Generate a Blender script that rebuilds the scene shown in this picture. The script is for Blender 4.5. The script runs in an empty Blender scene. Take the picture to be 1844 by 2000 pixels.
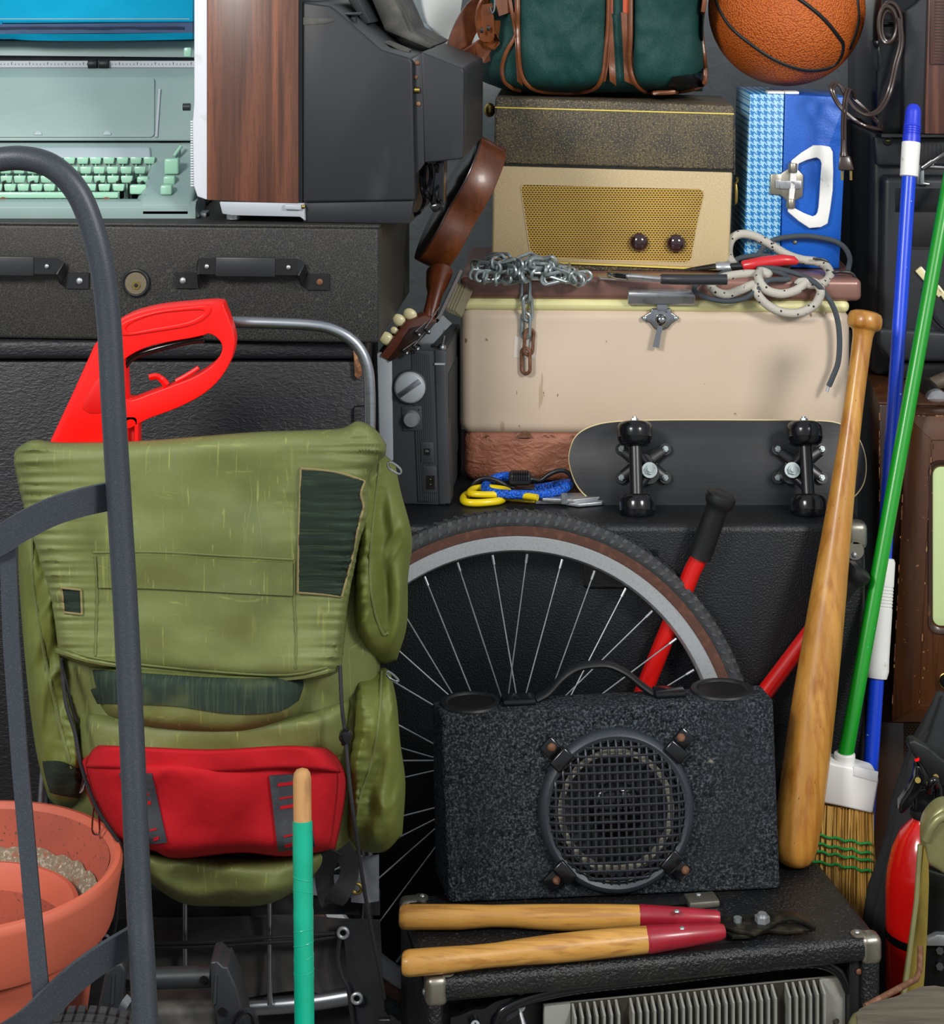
import bpy, bmesh, math, random
from mathutils import Vector as V, Matrix, noise
from mathutils.bvhtree import BVHTree
random.seed(7)
PI = math.pi
# ---------------------------------------------------------------- camera, light, exposure
ZC = 1.58; F = 3900.0          # eye height, focal length in pixels of the 1844 px wide frame
S = bpy.context.scene; C = S.collection
cam = bpy.data.objects.new('camera', bpy.data.cameras.new('camera')); C.objects.link(cam)
cam.location = (0, -3, ZC); cam.rotation_euler = (PI/2, 0, 0)
cam.data.sensor_fit = 'HORIZONTAL'; cam.data.sensor_width = 36; cam.data.lens = F/1844*36
cam.data.shift_y = -1060/1844; cam.data.clip_end = 30
S.camera = cam
w = bpy.data.worlds.new('world'); S.world = w; w.use_nodes = True
w.node_tree.nodes['Background'].inputs[0].default_value = (.86, .93, 1, 1)
w.node_tree.nodes['Background'].inputs[1].default_value = .46
def area(name, loc, aim, size, power, col=(1, .97, .93)):
    l = bpy.data.lights.new(name, 'AREA'); l.size = size; l.energy = power; l.color = col
    o = bpy.data.objects.new(name, l); C.objects.link(o); o.location = loc
    o.rotation_euler = (V(aim)-V(loc)).to_track_quat('-Z', 'Y').to_euler()
area('softbox_left', (-1.9, -3.0, 2.9), (0, 0, .75), .8, 96)
area('softbox_right', (2.1, -2.6, 2.6), (0, 0, .7), .7, 74)
S.view_settings.view_transform = 'Standard'; S.view_settings.look = 'None'
S.view_settings.gamma = 1; S.view_settings.exposure = 0.2; S.view_settings.use_curve_mapping = False
# ---------------------------------------------------------------- helpers: coordinates
def P(px, py, Y=0.0):
    d = 3+Y; return V(((px-922)*d/F, Y, ZC-(py+60)*d/F))
def onz(px, py, z):            # the point on the level plane z seen at that pixel
    return P(px, py, (ZC-z)*F/(py+60)-3)
def cr(pts, n=6, closed=False):  # Catmull-Rom through points
    pts = [V(p) for p in pts]; N = len(pts)
    if N < 3: return pts
    out = []; R = range(N if closed else N-1)
    for i in R:
        p0 = pts[(i-1) % N] if closed or i > 0 else pts[0]*2-pts[1]
        p1 = pts[i]; p2 = pts[(i+1) % N]
        p3 = pts[(i+2) % N] if closed or i+2 < N else p2*2-p1
        for k in range(n):
            t = k/n
            out.append(.5*((2*p1)+(p2-p0)*t+(2*p0-5*p1+4*p2-p3)*t*t+(3*p1-p0-3*p2+p3)*t**3))
    if not closed: out.append(pts[-1])
    return out
def resamp(pts, n):            # n+1 points evenly along a polyline
    pts = [V(p) for p in pts]; L = [0]
    for a, b in zip(pts, pts[1:]): L.append(L[-1]+(b-a).length)
    out = []; j = 0
    for i in range(n+1):
        s = L[-1]*i/n
        while j < len(pts)-2 and L[j+1] < s: j += 1
        f = (s-L[j])/max(1e-9, L[j+1]-L[j]); out.append(pts[j].lerp(pts[j+1], min(1, f)))
    return out
def coons(top, bot, lef, rig, nu, nv):  # 2-D curves -> grid[v][u]
    T = resamp(cr([(*p, 0) for p in top], 5), nu); Bo = resamp(cr([(*p, 0) for p in bot], 5), nu)
    Lf = resamp(cr([(*p, 0) for p in lef], 5), nv); Rg = resamp(cr([(*p, 0) for p in rig], 5), nv)
    G = []
    for j in range(nv+1):
        v = j/nv; row = []
        for i in range(nu+1):
            u = i/nu
            p = T[i]*(1-v)+Bo[i]*v+Lf[j]*(1-u)+Rg[j]*u-(T[0]*(1-u)*(1-v)+T[-1]*u*(1-v)+Bo[0]*(1-u)*v+Bo[-1]*u*v)
            row.append(p)
        G.append(row)
    return G
def fbm(x, y, z=0, o=3): return noise.fractal(V((x, y, z)), 1.0, 2.0, o)
# ---------------------------------------------------------------- helpers: mesh builder
class B:
    def __init__(s): s.b = bmesh.new()
    def add(s, t, M=None):
        if M is not None: t.transform(M)
        me = bpy.data.meshes.new('t'); t.to_mesh(me); t.free(); s.b.from_mesh(me); bpy.data.meshes.remove(me); return s
    def bev(s, t, r, seg):
        if r: bmesh.ops.bevel(t, geom=t.edges[:], offset=r, segments=seg, profile=.5, affect='EDGES', clamp_overlap=True)
    def box(s, lo, hi, r=0, seg=2, M=None):
        t = bmesh.new(); bmesh.ops.create_cube(t, size=1)
        lo = V(lo); hi = V(hi)
        for v in t.verts: v.co = V([(lo[i]+hi[i])/2+v.co[i]*abs(hi[i]-lo[i]) for i in range(3)])
        s.bev(t, r, seg); return s.add(t, M)
    def hexa(s, pts, r=0, seg=2):       # 8 points: bottom 4 loop, top 4 loop
        t = bmesh.new(); v = [t.verts.new(p) for p in pts]
        for f in ((3, 2, 1, 0), (4, 5, 6, 7), (0, 1, 5, 4), (1, 2, 6, 5), (2, 3, 7, 6), (3, 0, 4, 7)): t.faces.new([v[i] for i in f])
        bmesh.ops.recalc_face_normals(t, faces=t.faces); s.bev(t, r, seg); return s.add(t)
    def pri(s, pts, d, r=0, seg=2, smooth=0):      # polygon (3-D points) swept by vector d
        if smooth: pts = cr(pts, smooth, True)
        t = bmesh.new(); d = V(d); a = [t.verts.new(p) for p in pts]; c = [t.verts.new(V(p)+d) for p in pts]; n = len(a)
        t.faces.new(a); t.faces.new(c[::-1])
        rim = [t.faces.new((a[i], c[i], c[(i+1) % n], a[(i+1) % n])) for i in range(n)]
        bmesh.ops.recalc_face_normals(t, faces=t.faces)
        if r:
            if n > 10: bmesh.ops.bevel(t, geom=[e for e in t.edges if len([f for f in e.link_faces if len(f.verts) == n]) == 1], offset=r, segments=seg, profile=.5, affect='EDGES', clamp_overlap=True)
            else: s.bev(t, r, seg)
        return s.add(t)
    def ring(s, A, Bi, d, r=0, seg=2):     # frame between two loops with equal counts
        t = bmesh.new(); d = V(d); n = len(A)
        a = [t.verts.new(p) for p in A]; b = [t.verts.new(p) for p in Bi]
        c = [t.verts.new(V(p)+d) for p in A]; e = [t.verts.new(V(p)+d) for p in Bi]
        for i in range(n):
            j = (i+1) % n
            t.faces.new((a[i], a[j], b[j], b[i])); t.faces.new((c[i], e[i], e[j], c[j]))
            t.faces.new((a[i], c[i], c[j], a[j])); t.faces.new((b[i], b[j], e[j], e[i]))
        bmesh.ops.recalc_face_normals(t, faces=t.faces)
        if r: bmesh.ops.bevel(t, geom=[q for q in t.edges if abs(q.calc_face_angle(0)) > .7], offset=r, segments=seg, profile=.5, affect='EDGES', clamp_overlap=True)
        return s.add(t)
    def tube(s, pts, r, n=10, closed=False, flat=1.0, up=None, cap=True, rnd=False):
        # r number or list; flat scales the second axis; up fixes the first axis
        pts = [V(p) for p in pts]; N = len(pts); t = bmesh.new(); rings = []; prev = None
        for i, p in enumerate(pts):
            if closed: tg = pts[(i+1) % N]-pts[i-1]
            else: tg = pts[min(i+1, N-1)]-pts[max(i-1, 0)]
            tg.normalize()
            if up is not None: x = V(up)-tg*V(up).dot(tg)
            elif prev is None: x = tg.orthogonal()
            else: x = prev-tg*prev.dot(tg)
            if x.length < 1e-6: x = tg.orthogonal()
            x.normalize(); prev = x; y = tg.cross(x)
            R = r[i] if isinstance(r, (list, tuple)) else r
            rings.append([t.verts.new(p+x*math.cos(2*PI*k/n)*R+y*math.sin(2*PI*k/n)*R*flat) for k in range(n)])
        for i in range(N if closed else N-1):
            a = rings[i]; c = rings[(i+1) % N]
            for k in range(n): t.faces.new((a[k], a[(k+1) % n], c[(k+1) % n], c[k]))
        if not closed and cap:
            for a in (rings[0], rings[-1][::-1]):
                f = t.faces.new(a[::-1])
        bmesh.ops.recalc_face_normals(t, faces=t.faces)
        if closed and prev is not None and up is None: pass
        return s.add(t)
    def strap(s, pts, w, th, up):          # flat ribbon: width along 'up', thickness th
        pts = [V(p) for p in pts]; N = len(pts); t = bmesh.new(); rings = []
        for i, p in enumerate(pts):
            tg = (pts[min(i+1, N-1)]-pts[max(i-1, 0)]).normalized()
            x = V(up)-tg*V(up).dot(tg); x.normalize(); y = tg.cross(x)
            W = w[i] if isinstance(w, (list, tuple)) else w
            rings.append([t.verts.new(p+x*a*W/2+y*b*th/2) for a, b in ((-1, -1), (1, -1), (1, 1), (-1, 1))])
        for a, c in zip(rings, rings[1:]):
            for k in range(4): t.faces.new((a[k], a[(k+1) % 4], c[(k+1) % 4], c[k]))
        t.faces.new(rings[0]); t.faces.new(rings[-1][::-1])
        bmesh.ops.recalc_face_normals(t, faces=t.faces); return s.add(t)
    def cyl(s, p0, p1, r0, r1=None, n=20, bv=0):
        p0 = V(p0); p1 = V(p1); r1 = r0 if r1 is None else r1
        if bv:
            d = (p1-p0).normalized()*bv
            return s.tube([p0, p0+d*.3, p0+d, p1-d, p1-d*.3, p1], [r0-bv, r0-bv*.3, r0, r1, r1-bv*.3, r1-bv], n)
        return s.tube([p0, p1], [r0, r1], n)
    def lathe(s, prof, n=32, M=None, cap=True):    # [(r,z)...] about Z
        t = bmesh.new(); R = []
        for r, z in prof: R.append([t.verts.new((r*math.cos(2*PI*k/n), r*math.sin(2*PI*k/n), z)) for k in range(n)])
        for a, c in zip(R, R[1:]):
            for k in range(n): t.faces.new((a[k], a[(k+1) % n], c[(k+1) % n], c[k]))
        if cap: t.faces.new(R[0][::-1]); t.faces.new(R[-1])
        bmesh.ops.recalc_face_normals(t, faces=t.faces); return s.add(t, M)
    def sph(s, c, r, sc=(1, 1, 1), u=20, M=None):
        t = bmesh.new(); bmesh.ops.create_uvsphere(t, u_segments=u, v_segments=u//2, radius=r)
        for v in t.verts: v.co = V([v.co[i]*sc[i] for i in range(3)])
        if M is not None: t.transform(M)
        bmesh.ops.translate(t, vec=V(c), verts=t.verts); return s.add(t)
    def text(s, body, size, depth, M):
        cu = bpy.data.curves.new('t', 'FONT'); cu.body = body; cu.size = size; cu.extrude = depth; cu.align_x = 'CENTER'; cu.align_y = 'CENTER'
        o = bpy.data.objects.new('t', cu); me = bpy.data.meshes.new_from_object(o)
        t = bmesh.new(); t.from_mesh(me); bpy.data.objects.remove(o); bpy.data.curves.remove(cu); bpy.data.meshes.remove(me); return s.add(t, M)
    def sheet(s, G, th):                   # closed slab: front grid G[v][u] of 3-D points, th(i,j) or vector offset for the back
        t = bmesh.new(); nv = len(G)-1; nu = len(G[0])-1
        a = [[t.verts.new(p) for p in row] for row in G]
        c = [[t.verts.new(p+(th(i, j) if callable(th) else V(th))) for i, p in enumerate(row)] for j, row in enumerate(G)]
        for j in range(nv):
            for i in range(nu):
                t.faces.new((a[j][i], a[j+1][i], a[j+1][i+1], a[j][i+1])); t.faces.new((c[j][i], c[j][i+1], c[j+1][i+1], c[j+1][i]))
        for i in range(nu):
            t.faces.new((a[0][i], a[0][i+1], c[0][i+1], c[0][i])); t.faces.new((a[nv][i+1], a[nv][i], c[nv][i], c[nv][i+1]))
        for j in range(nv):
            t.faces.new((a[j+1][0], a[j][0], c[j][0], c[j+1][0])); t.faces.new((a[j][nu], a[j+1][nu], c[j+1][nu], c[j][nu]))
        bmesh.ops.recalc_face_normals(t, faces=t.faces); return s.add(t)
    def sheet2(s, G, H):               # closed slab between two grids
        d = {}
        return s.sheet(G, lambda i, j: H[j][i]-G[j][i])
    def mesh(s, name, ang=38, M=None):
        if M is not None: s.b.transform(M)
        for f in s.b.faces: f.smooth = True
        a = math.radians(ang)
        for e in s.b.edges:
            if len(e.link_faces) != 2 or e.calc_face_angle(0) > a: e.smooth = False
        me = bpy.data.meshes.new(name); s.b.to_mesh(me); s.b.free(); return me
# ---------------------------------------------------------------- helpers: objects
def tag(o, label=None, cat=None, group=None, kind=None):
    for k, v in (('label', label), ('category', cat), ('group', group), ('kind', kind)):
        if v: o[k] = v
    return o
CAM = V((0, -3, ZC))
class T:                      # a thing: an Empty at its base and a way to trace on its own planes
    def __init__(s, name, label, cat, loc, rz=0, rx=0, ry=0, group=None):
        s.e = bpy.data.objects.new(name, None); s.e.empty_display_size = .05; C.objects.link(s.e)
        s.e.location = loc; s.e.rotation_euler = (rx, ry, rz); tag(s.e, label, cat, group)
        s.M = Matrix.Translation(V(loc)) @ s.e.rotation_euler.to_matrix().to_4x4(); s.I = s.M.inverted(); s.R = s.I.to_3x3()
    def L(s, px, py, y=0):    # local point where the sight line through the pixel meets the local plane y
        o = s.I @ CAM; d = s.R @ V(((px-922)/F, 1, -(py+60)/F)); return o+d*((y-o.y)/d.y)
    def LL(s, pts, y=0): return [s.L(a, b, y) for a, b in pts]
    def W(s, px, py, Y): return s.I @ P(px, py, Y)
    def w(s, p): return s.I @ V(p)
    def part(s, name, b, m, parent=None, label=None, kind=None, ang=38, world=False):
        o = bpy.data.objects.new(name, b.mesh(name, ang, s.I if world else None)); o.data.materials.append(m); C.objects.link(o)
        o.parent = parent or s.e; tag(o, label, kind=kind); return o
    def pr(s, name, pts, y0, y1, m, r=0, seg=2, parent=None, label=None, smooth=0):
        return s.part(name, B().pri(s.LL(pts, y0), (0, y1-y0, 0), r, seg, smooth), m, parent, label)
def one(name, label, cat, b, m, group=None, kind=None, ang=38):   # a thing that is one mesh given in world coordinates
    me = b.mesh(name, ang); xs = [v.co for v in me.vertices]
    c = V(((min(v.x for v in xs)+max(v.x for v in xs))/2, (min(v.y for v in xs)+max(v.y for v in xs))/2, min(v.z for v in xs)))
    me.transform(Matrix.Translation(-c)); o = bpy.data.objects.new(name, me); o.location = c; C.objects.link(o)
    me.materials.append(m); return tag(o, label, cat, group, kind)
def dup(o, parent=None, loc=None, rot=None):
    c = o.copy(); C.objects.link(c)
    if parent: c.parent = parent
    if loc is not None: c.location = loc
    if rot is not None: c.rotation_euler = rot
    return c
def rect(x0, y0, x1, y1): return [(x0, y0), (x1, y0), (x1, y1), (x0, y1)]
def rrect(x0, y0, x1, y1, r, n=4):
    out = []
    for cx, cy, a in ((x1-r, y0+r, -90), (x1-r, y1-r, 0), (x0+r, y1-r, 90), (x0+r, y0+r, 180)):
        for k in range(n+1):
            t = math.radians(a+90*k/n); out.append((cx+r*math.cos(t), cy+r*math.sin(t)))
    return out
AX = Matrix.Rotation(PI/2, 4, 'X')     # turns a lathe's axis (+z) to face the camera (-y)
def AT(p): return Matrix.Translation(V(p))
def face(p, M=None): return AT(p) @ AX
# ---------------------------------------------------------------- helpers: materials
def lin(h):
    if not isinstance(h, str): return (*h, 1)
    c = [int(h[i:i+2], 16)/255 for i in (0, 2, 4)]
    return tuple([x/12.92 if x <= .04045 else ((x+.055)/1.055)**2.4 for x in c]+[1])
def mat(name, col, rough=.5, metal=0, layers=(), bump=(), coat=0, sheen=0, spec=.5, rot=(0, 0, 0), trans=0):
    m = bpy.data.materials.new(name); m.use_nodes = True; nt = m.node_tree; N = nt.nodes; K = nt.links.new
    bs = N['Principled BSDF']; bs.inputs['Base Color'].default_value = lin(col); bs.inputs['Roughness'].default_value = rough
    bs.inputs['Metallic'].default_value = metal; bs.inputs['Specular IOR Level'].default_value = spec
    bs.inputs['Coat Weight'].default_value = coat; bs.inputs['Coat Roughness'].default_value = .12
    bs.inputs['Sheen Weight'].default_value = sheen; bs.inputs['Transmission Weight'].default_value = trans
    tc = N.new('ShaderNodeTexCoord')
    def tex(t, s, st, det=3, dist=0):
        mp = N.new('ShaderNodeMapping'); K(tc.outputs['Object'], mp.inputs[0]); mp.inputs['Scale'].default_value = st; mp.inputs['Rotation'].default_value = rot
        if t in ('line', 'mline'):
            n = N.new('ShaderNodeTexNoise'); n.inputs['Scale'].default_value = s; n.inputs['Detail'].default_value = det; n.inputs['Distortion'].default_value = dist; K(mp.outputs[0], n.inputs[0])
            a = N.new('ShaderNodeMath'); a.operation = 'SUBTRACT'; K(n.outputs['Fac'], a.inputs[0]); a.inputs[1].default_value = .5
            c = N.new('ShaderNodeMath'); c.operation = 'ABSOLUTE'; K(a.outputs[0], c.inputs[0])
            if t == 'line': return c.outputs[0]
            k = N.new('ShaderNodeTexNoise'); k.inputs['Scale'].default_value = s*.8; k.inputs['Detail'].default_value = 1; K(tc.outputs['Object'], k.inputs[0])
            l = N.new('ShaderNodeMath'); l.operation = 'LESS_THAN'; K(k.outputs['Fac'], l.inputs[0]); l.inputs[1].default_value = .56
            e = N.new('ShaderNodeMath'); e.operation = 'ADD'; K(c.outputs[0], e.inputs[0]); K(l.outputs[0], e.inputs[1]); return e.outputs[0]
        if t == 'noise':
            n = N.new('ShaderNodeTexNoise'); n.inputs['Scale'].default_value = s; n.inputs['Detail'].default_value = det; n.inputs['Distortion'].default_value = dist; out = n.outputs['Fac']
        elif t in ('vor', 'cell', 'edge'):
            n = N.new('ShaderNodeTexVoronoi'); n.inputs['Scale'].default_value = s
            if t == 'edge': n.feature = 'DISTANCE_TO_EDGE'
            out = n.outputs['Distance']
        elif t == 'wave':
            n = N.new('ShaderNodeTexWave'); n.inputs['Scale'].default_value = s; n.inputs['Distortion'].default_value = dist; n.inputs['Detail'].default_value = det; n.inputs['Detail Scale'].default_value = 1.2; out = n.outputs['Fac']
        elif t == 'brick':
            n = N.new('ShaderNodeTexBrick'); n.inputs['Scale'].default_value = s; n.inputs['Mortar Size'].default_value = dist or .02; n.offset = .5; n.inputs['Mortar Smooth'].default_value = .3
            n.inputs['Color1'].default_value = n.inputs['Color2'].default_value = (0, 0, 0, 1); n.inputs['Mortar'].default_value = (1, 1, 1, 1)
            n.inputs['Brick Width'].default_value = .36; n.inputs['Row Height'].default_value = .25
            sw = N.new('ShaderNodeSeparateXYZ'); cb = N.new('ShaderNodeCombineXYZ'); K(mp.outputs[0], sw.inputs[0]); K(sw.outputs[0], cb.inputs[0]); K(sw.outputs[2], cb.inputs[1]); K(cb.outputs[0], n.inputs[0])
            return n.outputs['Color']
        K(mp.outputs[0], n.inputs[0]); return out
    cur = None
    for t, s, st, lo, hi, c, *ex in layers:
        mr = N.new('ShaderNodeMapRange'); K(tex(t, s, st, *ex), mr.inputs[0]); mr.inputs[1].default_value = lo; mr.inputs[2].default_value = hi
        mx = N.new('ShaderNodeMix'); mx.data_type = 'RGBA'; K(mr.outputs[0], mx.inputs[0])
        if cur is None: mx.inputs[6].default_value = lin(col)
        else: K(cur, mx.inputs[6])
        mx.inputs[7].default_value = lin(c); cur = mx.outputs[2]
    if cur is not None: K(cur, bs.inputs['Base Color'])
    nrm = None
    for t, s, st, stg, dist, *ex in bump:
        bn = N.new('ShaderNodeBump'); bn.inputs['Strength'].default_value = stg; bn.inputs['Distance'].default_value = dist
        K(tex(t, s, st, *ex), bn.inputs['Height'])
        if nrm: K(nrm, bn.inputs['Normal'])
        nrm = bn.outputs[0]
    if nrm: K(nrm, bs.inputs['Normal'])
    return m
I3 = (1, 1, 1)
M = {}
def df(k, *a, **q): M[k] = mat(k, *a, **q)
df('wall', 'cdd3d4', .9, bump=[('noise', 60, I3, .5, .004), ('noise', 9, I3, .3, .01)], layers=[('noise', 5, I3, .45, .75, 'dadfdf'), ('noise', 300, I3, .74, .78, '6c6f6e')])
df('floor', '7c7a76', .8, layers=[('noise', 6, I3, .4, .7, '68665f')], bump=[('noise', 80, I3, .3, .003)])
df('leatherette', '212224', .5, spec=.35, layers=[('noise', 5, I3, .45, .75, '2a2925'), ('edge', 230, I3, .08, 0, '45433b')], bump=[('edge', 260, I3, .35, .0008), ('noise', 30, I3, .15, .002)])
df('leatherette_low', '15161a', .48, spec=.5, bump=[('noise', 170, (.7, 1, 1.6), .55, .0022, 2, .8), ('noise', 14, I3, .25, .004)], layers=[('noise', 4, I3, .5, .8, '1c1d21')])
df('black_metal', '17181a', .35, bump=[('noise', 300, I3, .1, .0005)])
df('black_plastic', '26282b', .42, spec=.4, layers=[('noise', 4, I3, .45, .8, '2f3135'), ('noise', 40, (1, 1, 6), .7, .78, '33353a')], bump=[('noise', 500, I3, .12, .0004)])
df('tv_black', '212327', .47, spec=.4, layers=[('noise', 3, I3, .4, .7, '1e2024'), ('noise', 14, (1, 1, .4), .62, .8, '303236')], bump=[('noise', 500, I3, .12, .0004)])
df('dust_black', '3a3a38', .7, layers=[('noise', 30, I3, .45, .65, '55534d')])
df('gloss_black', '101114', .18)
df('rubber', '141517', .5, spec=.4, layers=[('noise', 40, I3, .55, .8, '202122')])
df('steel', 'b4b7bb', .4, .75, layers=[('noise', 60, I3, .5, .8, '8b8e92')])
df('chrome', 'a6a8aa', .16, 1)
df('aluminium', 'a9adb3', .33, 1, layers=[('noise', 20, (1, 1, 8), .5, .8, '8d9197')])
df('silver_paint', 'a5acb2', .5, .1, layers=[('noise', 3, I3, .45, .7, 'b4babf')])
df('white_plastic', 'ccd0d6', .5, layers=[('noise', 30, I3, .6, .75, 'b9bbbd')])
df('white', 'e6e6e2', .4, layers=[('noise', 50, I3, .68, .75, 'c9c6bd')])
df('brass', 'a08a4c', .35, 1, layers=[('noise', 60, I3, .5, .75, '6f6038')])
df('rust', '6e4a34', .7, .4, layers=[('noise', 120, I3, .45, .7, '8c6650')])
df('type_green', '859b97', .42, layers=[('noise', 5, I3, .4, .7, '90a4a0'), ('noise', 90, (1, 1, 3), .74, .77, '6d776f')], bump=[('noise', 700, I3, .15, .0003)])
df('type_pale', 'a6b3b8', .4)
df('key_green', '9acbb0', .3, coat=.2)
df('cyan_cloth', '009ac2', .75, spec=.2, layers=[('noise', 6, I3, .4, .75, '008db6')], bump=[('wave', 600, (1, 1, 1), .2, .0005), ('noise', 14, I3, .3, .004)])
df('zip', '3f5374', .7, bump=[('wave', 240, (1, 0, 0), .5, .001)])
df('zip_dark', '26304e', .6, bump=[('wave', 300, (1, 0, 0), .8, .001)])
df('walnut', '57382c', .36, coat=.08, layers=[('wave', 5, (1, 1, .16), .35, .95, '6d4433', 4, 11), ('noise', 60, (3, 3, .12), .45, .8, '3f2923', 5), ('noise', 26, (2.5, 3, .07), .56, .72, '7f4e36', 2), ('noise', 300, (3, 3, .1), .55, .75, '44291f')])
df('walnut2', '50322b', .35, coat=.2, layers=[('wave', 14, (1, 1, .15), .3, 1, '694438', 4, 6), ('noise', 80, (3, 3, .1), .5, .8, '3a2422')])
df('mahogany', '43250f', .34, coat=.15, layers=[('noise', 20, (2, 2, .25), .4, .7, '54311a'), ('noise', 60, (3, 3, .2), .55, .8, '301a0e'), ('noise', 110, I3, .69, .73, '8d6438')], bump=[('noise', 200, I3, .1, .0005)])
df('mahogany_dark', '2c180d', .35, coat=.2, layers=[('noise', 20, (2, 2, .2), .4, .7, '38200f'), ('noise', 70, (1, 1, .3), .66, .73, '68472c')])
df('worn_edge', 'a0714a', .6, layers=[('noise', 90, I3, .4, .6, '5a3822')])
df('uke', '582a13', .36, coat=.12, layers=[('noise', 30, (1, 1, .4), .4, .75, '7c4119'), ('noise', 300, (1, 1, .2), .5, .8, '4c2410')])
df('uke_dark', '2a1710', .3, coat=.4)
df('uke_head', '5b2f21', .25, coat=.5)
df('cream', 'd9cf9f', .35, coat=.3)
df('brown_tolex', '3a3730', .62, layers=[('noise', 14, I3, .42, .62, '544a36', 4), ('noise', 420, I3, .52, .66, '8f7d55', 5), ('noise', 220, I3, .52, .66, '2c2c2e', 4)], bump=[('noise', 420, I3, .5, .001)])
df('cream_tolex', 'b9a47c', .6, layers=[('noise', 300, (1, 1, 2), .45, .7, 'c9b892', 4), ('noise', 8, I3, .45, .8, 'bfab82')], bump=[('noise', 350, I3, .25, .0006)])
df('grille_cloth', 'c19b3e', .6, layers=[('noise', 10, I3, .45, .75, 'a98636'), ('brick', 66, I3, .7, .3, '2c1f10', 3, .07)], bump=[('brick', 66, I3, .5, .001, 3, .07)])
df('yellow_trim', 'd9c55f', .4)
df('maroon_knob', '2a1214', .12, coat=1)
df('bag_green', '0c3432', .6, spec=.3, layers=[('noise', 5, I3, .42, .75, '103f3c'), ('noise', 900, I3, .5, .7, '225850')], bump=[('wave', 420, (1, 0, 1), .35, .0008), ('noise', 12, I3, .3, .004)])
df('bag_leather', '633519', .4, coat=.1, layers=[('noise', 20, I3, .4, .7, '7a4521'), ('noise', 90, I3, .55, .8, '6b351b')], bump=[('noise', 200, I3, .2, .0006)])
df('dark_leather', '5a3120', .4, layers=[('noise', 25, I3, .4, .75, '8a4e2d')])
df('ball', 'bf5c16', .5, layers=[('noise', 6, I3, .4, .7, 'c8661f'), ('vor', 300, I3, .4, .7, 'a34a10')], bump=[('vor', 300, I3, .9, .0022)])
df('blue_case', '0d5cc0', .42, layers=[('noise', 6, I3, .4, .7, '0a53b4'), ('noise', 140, I3, .72, .75, '5fa0e0')], bump=[('noise', 260, I3, .45, .0012)])
df('cooler_tan', 'c6b39e', .34, coat=.25, layers=[('noise', 3, I3, .4, .7, 'ccbba7'), ('noise', 60, (1, 1, .6), .70, .715, '8a6f55'), ('noise', 24, (1, 1, .15), .70, .71, 'b39c84', 4)])
df('cooler_lid', '8a6459', .36, .25, coat=.2, layers=[('noise', 70, (.5, 1, 1), .73, .76, '4a3326')], bump=[('noise', 600, I3, .1, .0004)])
df('cooler_leather', '8b5641', .5, layers=[('noise', 14, I3, .4, .7, 'a56c52')], bump=[('noise', 55, (1, 1, 1.5), .8, .005, 2, 1), ('noise', 170, I3, .4, .0015)])
df('pale_yellow', 'dbd69c', .4)
df('deck', '16181c', .45, spec=.4, layers=[('noise', 12, (.15, 1, 3), .5, .75, '22252a', 6), ('noise', 90, (1, 1, .2), .74, .77, '5a6a70')], bump=[('noise', 180, (.05, 1, 1), .25, .0006)])
df('ply_edge', 'c9b98a', .6)
df('cab', '121417', .42, spec=.45, layers=[('noise', 420, I3, .62, .72, '30343c')], bump=[('noise', 330, I3, .7, .0016)])
df('tolex', '131417', .42, layers=[('noise', 12, I3, .5, .8, '23221f'), ('noise', 240, I3, .6, .7, '3b3a37')], bump=[('noise', 240, I3, .9, .003, 2)])
df('carpet', '22262a', .95, spec=.1, layers=[('noise', 300, I3, .46, .76, '62696f', 5), ('noise', 160, I3, .48, .3, '0d0f11'), ('noise', 8, I3, .45, .8, '2b2f33'), ('noise', 25, I3, .74, .78, '8d8777')], bump=[('noise', 330, I3, 1, .004, 5)])
df('tyre', '2a2c2f', .6, layers=[('noise', 60, I3, .5, .8, '3d3e3d')])
df('tyre_brown', '4d2e22', .6, layers=[('noise', 80, I3, .5, .8, '6a4331')])
df('red_paint', 'cb1410', .32, coat=.2, layers=[('noise', 60, (1, 1, .3), .7, .76, '8c1b12')])
df('red_plastic', 'f3130e', .36, spec=.4, layers=[('noise', 8, I3, .5, .8, 'ea1c12')])
df('bat', 'a9762e', .38, coat=.2, layers=[('wave', 6, (1, 1, .12), .3, 1, 'bb873b', 4, 10), ('noise', 90, (1, 1, .06), .45, .7, '955d1a'), ('noise', 22, (1, 1, .2), .5, .75, 'b07a2e'), ('noise', 330, (1, 1, .25), .7, .76, '4c3116')])
df('ash', 'bd8a3f', .4, coat=.2, layers=[('noise', 50, (.06, 1, 1), .4, .65, 'ca984b', 4), ('noise', 130, (.05, 1, 1), .5, .65, 'a47232', 3), ('noise', 240, (.08, 1, 1), .58, .8, 'a87430')])
df('grip_red', '8f1526', .38, coat=.25, layers=[('noise', 30, I3, .5, .8, 'a31d30')])
df('blade', '23221e', .45, .6, layers=[('noise', 60, I3, .5, .75, '4a4334'), ('noise', 30, I3, .68, .76, '7a4c28')])
df('corner', 'a29d90', .38, .9, layers=[('noise', 70, I3, .6, .8, '787368')])
df('sink', '9a9b94', .45, .35, layers=[('noise', 30, I3, .55, .8, '857d66')])
df('sink_side', '837c66', .5, .3)
df('sink_shade', '3a372e', .5, .3)  # heat sink metal with the shade between its fins put into the colour
df('rim_alu', 'b3b7ba', .36, .45, layers=[('noise', 300, (1, 1, 1), .5, .8, '9ea2a6')])
df('dish', '6f6650', .5, .3)
df('surround', '8a877a', .6)
df('truck', '30353c', .45, .2, layers=[('noise', 700, I3, .5, .75, '40464f'), ('noise', 12, I3, .70, .76, '54392f')], bump=[('noise', 500, I3, .3, .0005)])
df('terracotta', 'bb5a43', .6, layers=[('noise', 5, I3, .4, .75, 'c4654c'), ('noise', 60, I3, .72, .76, '98483a')])
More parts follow.
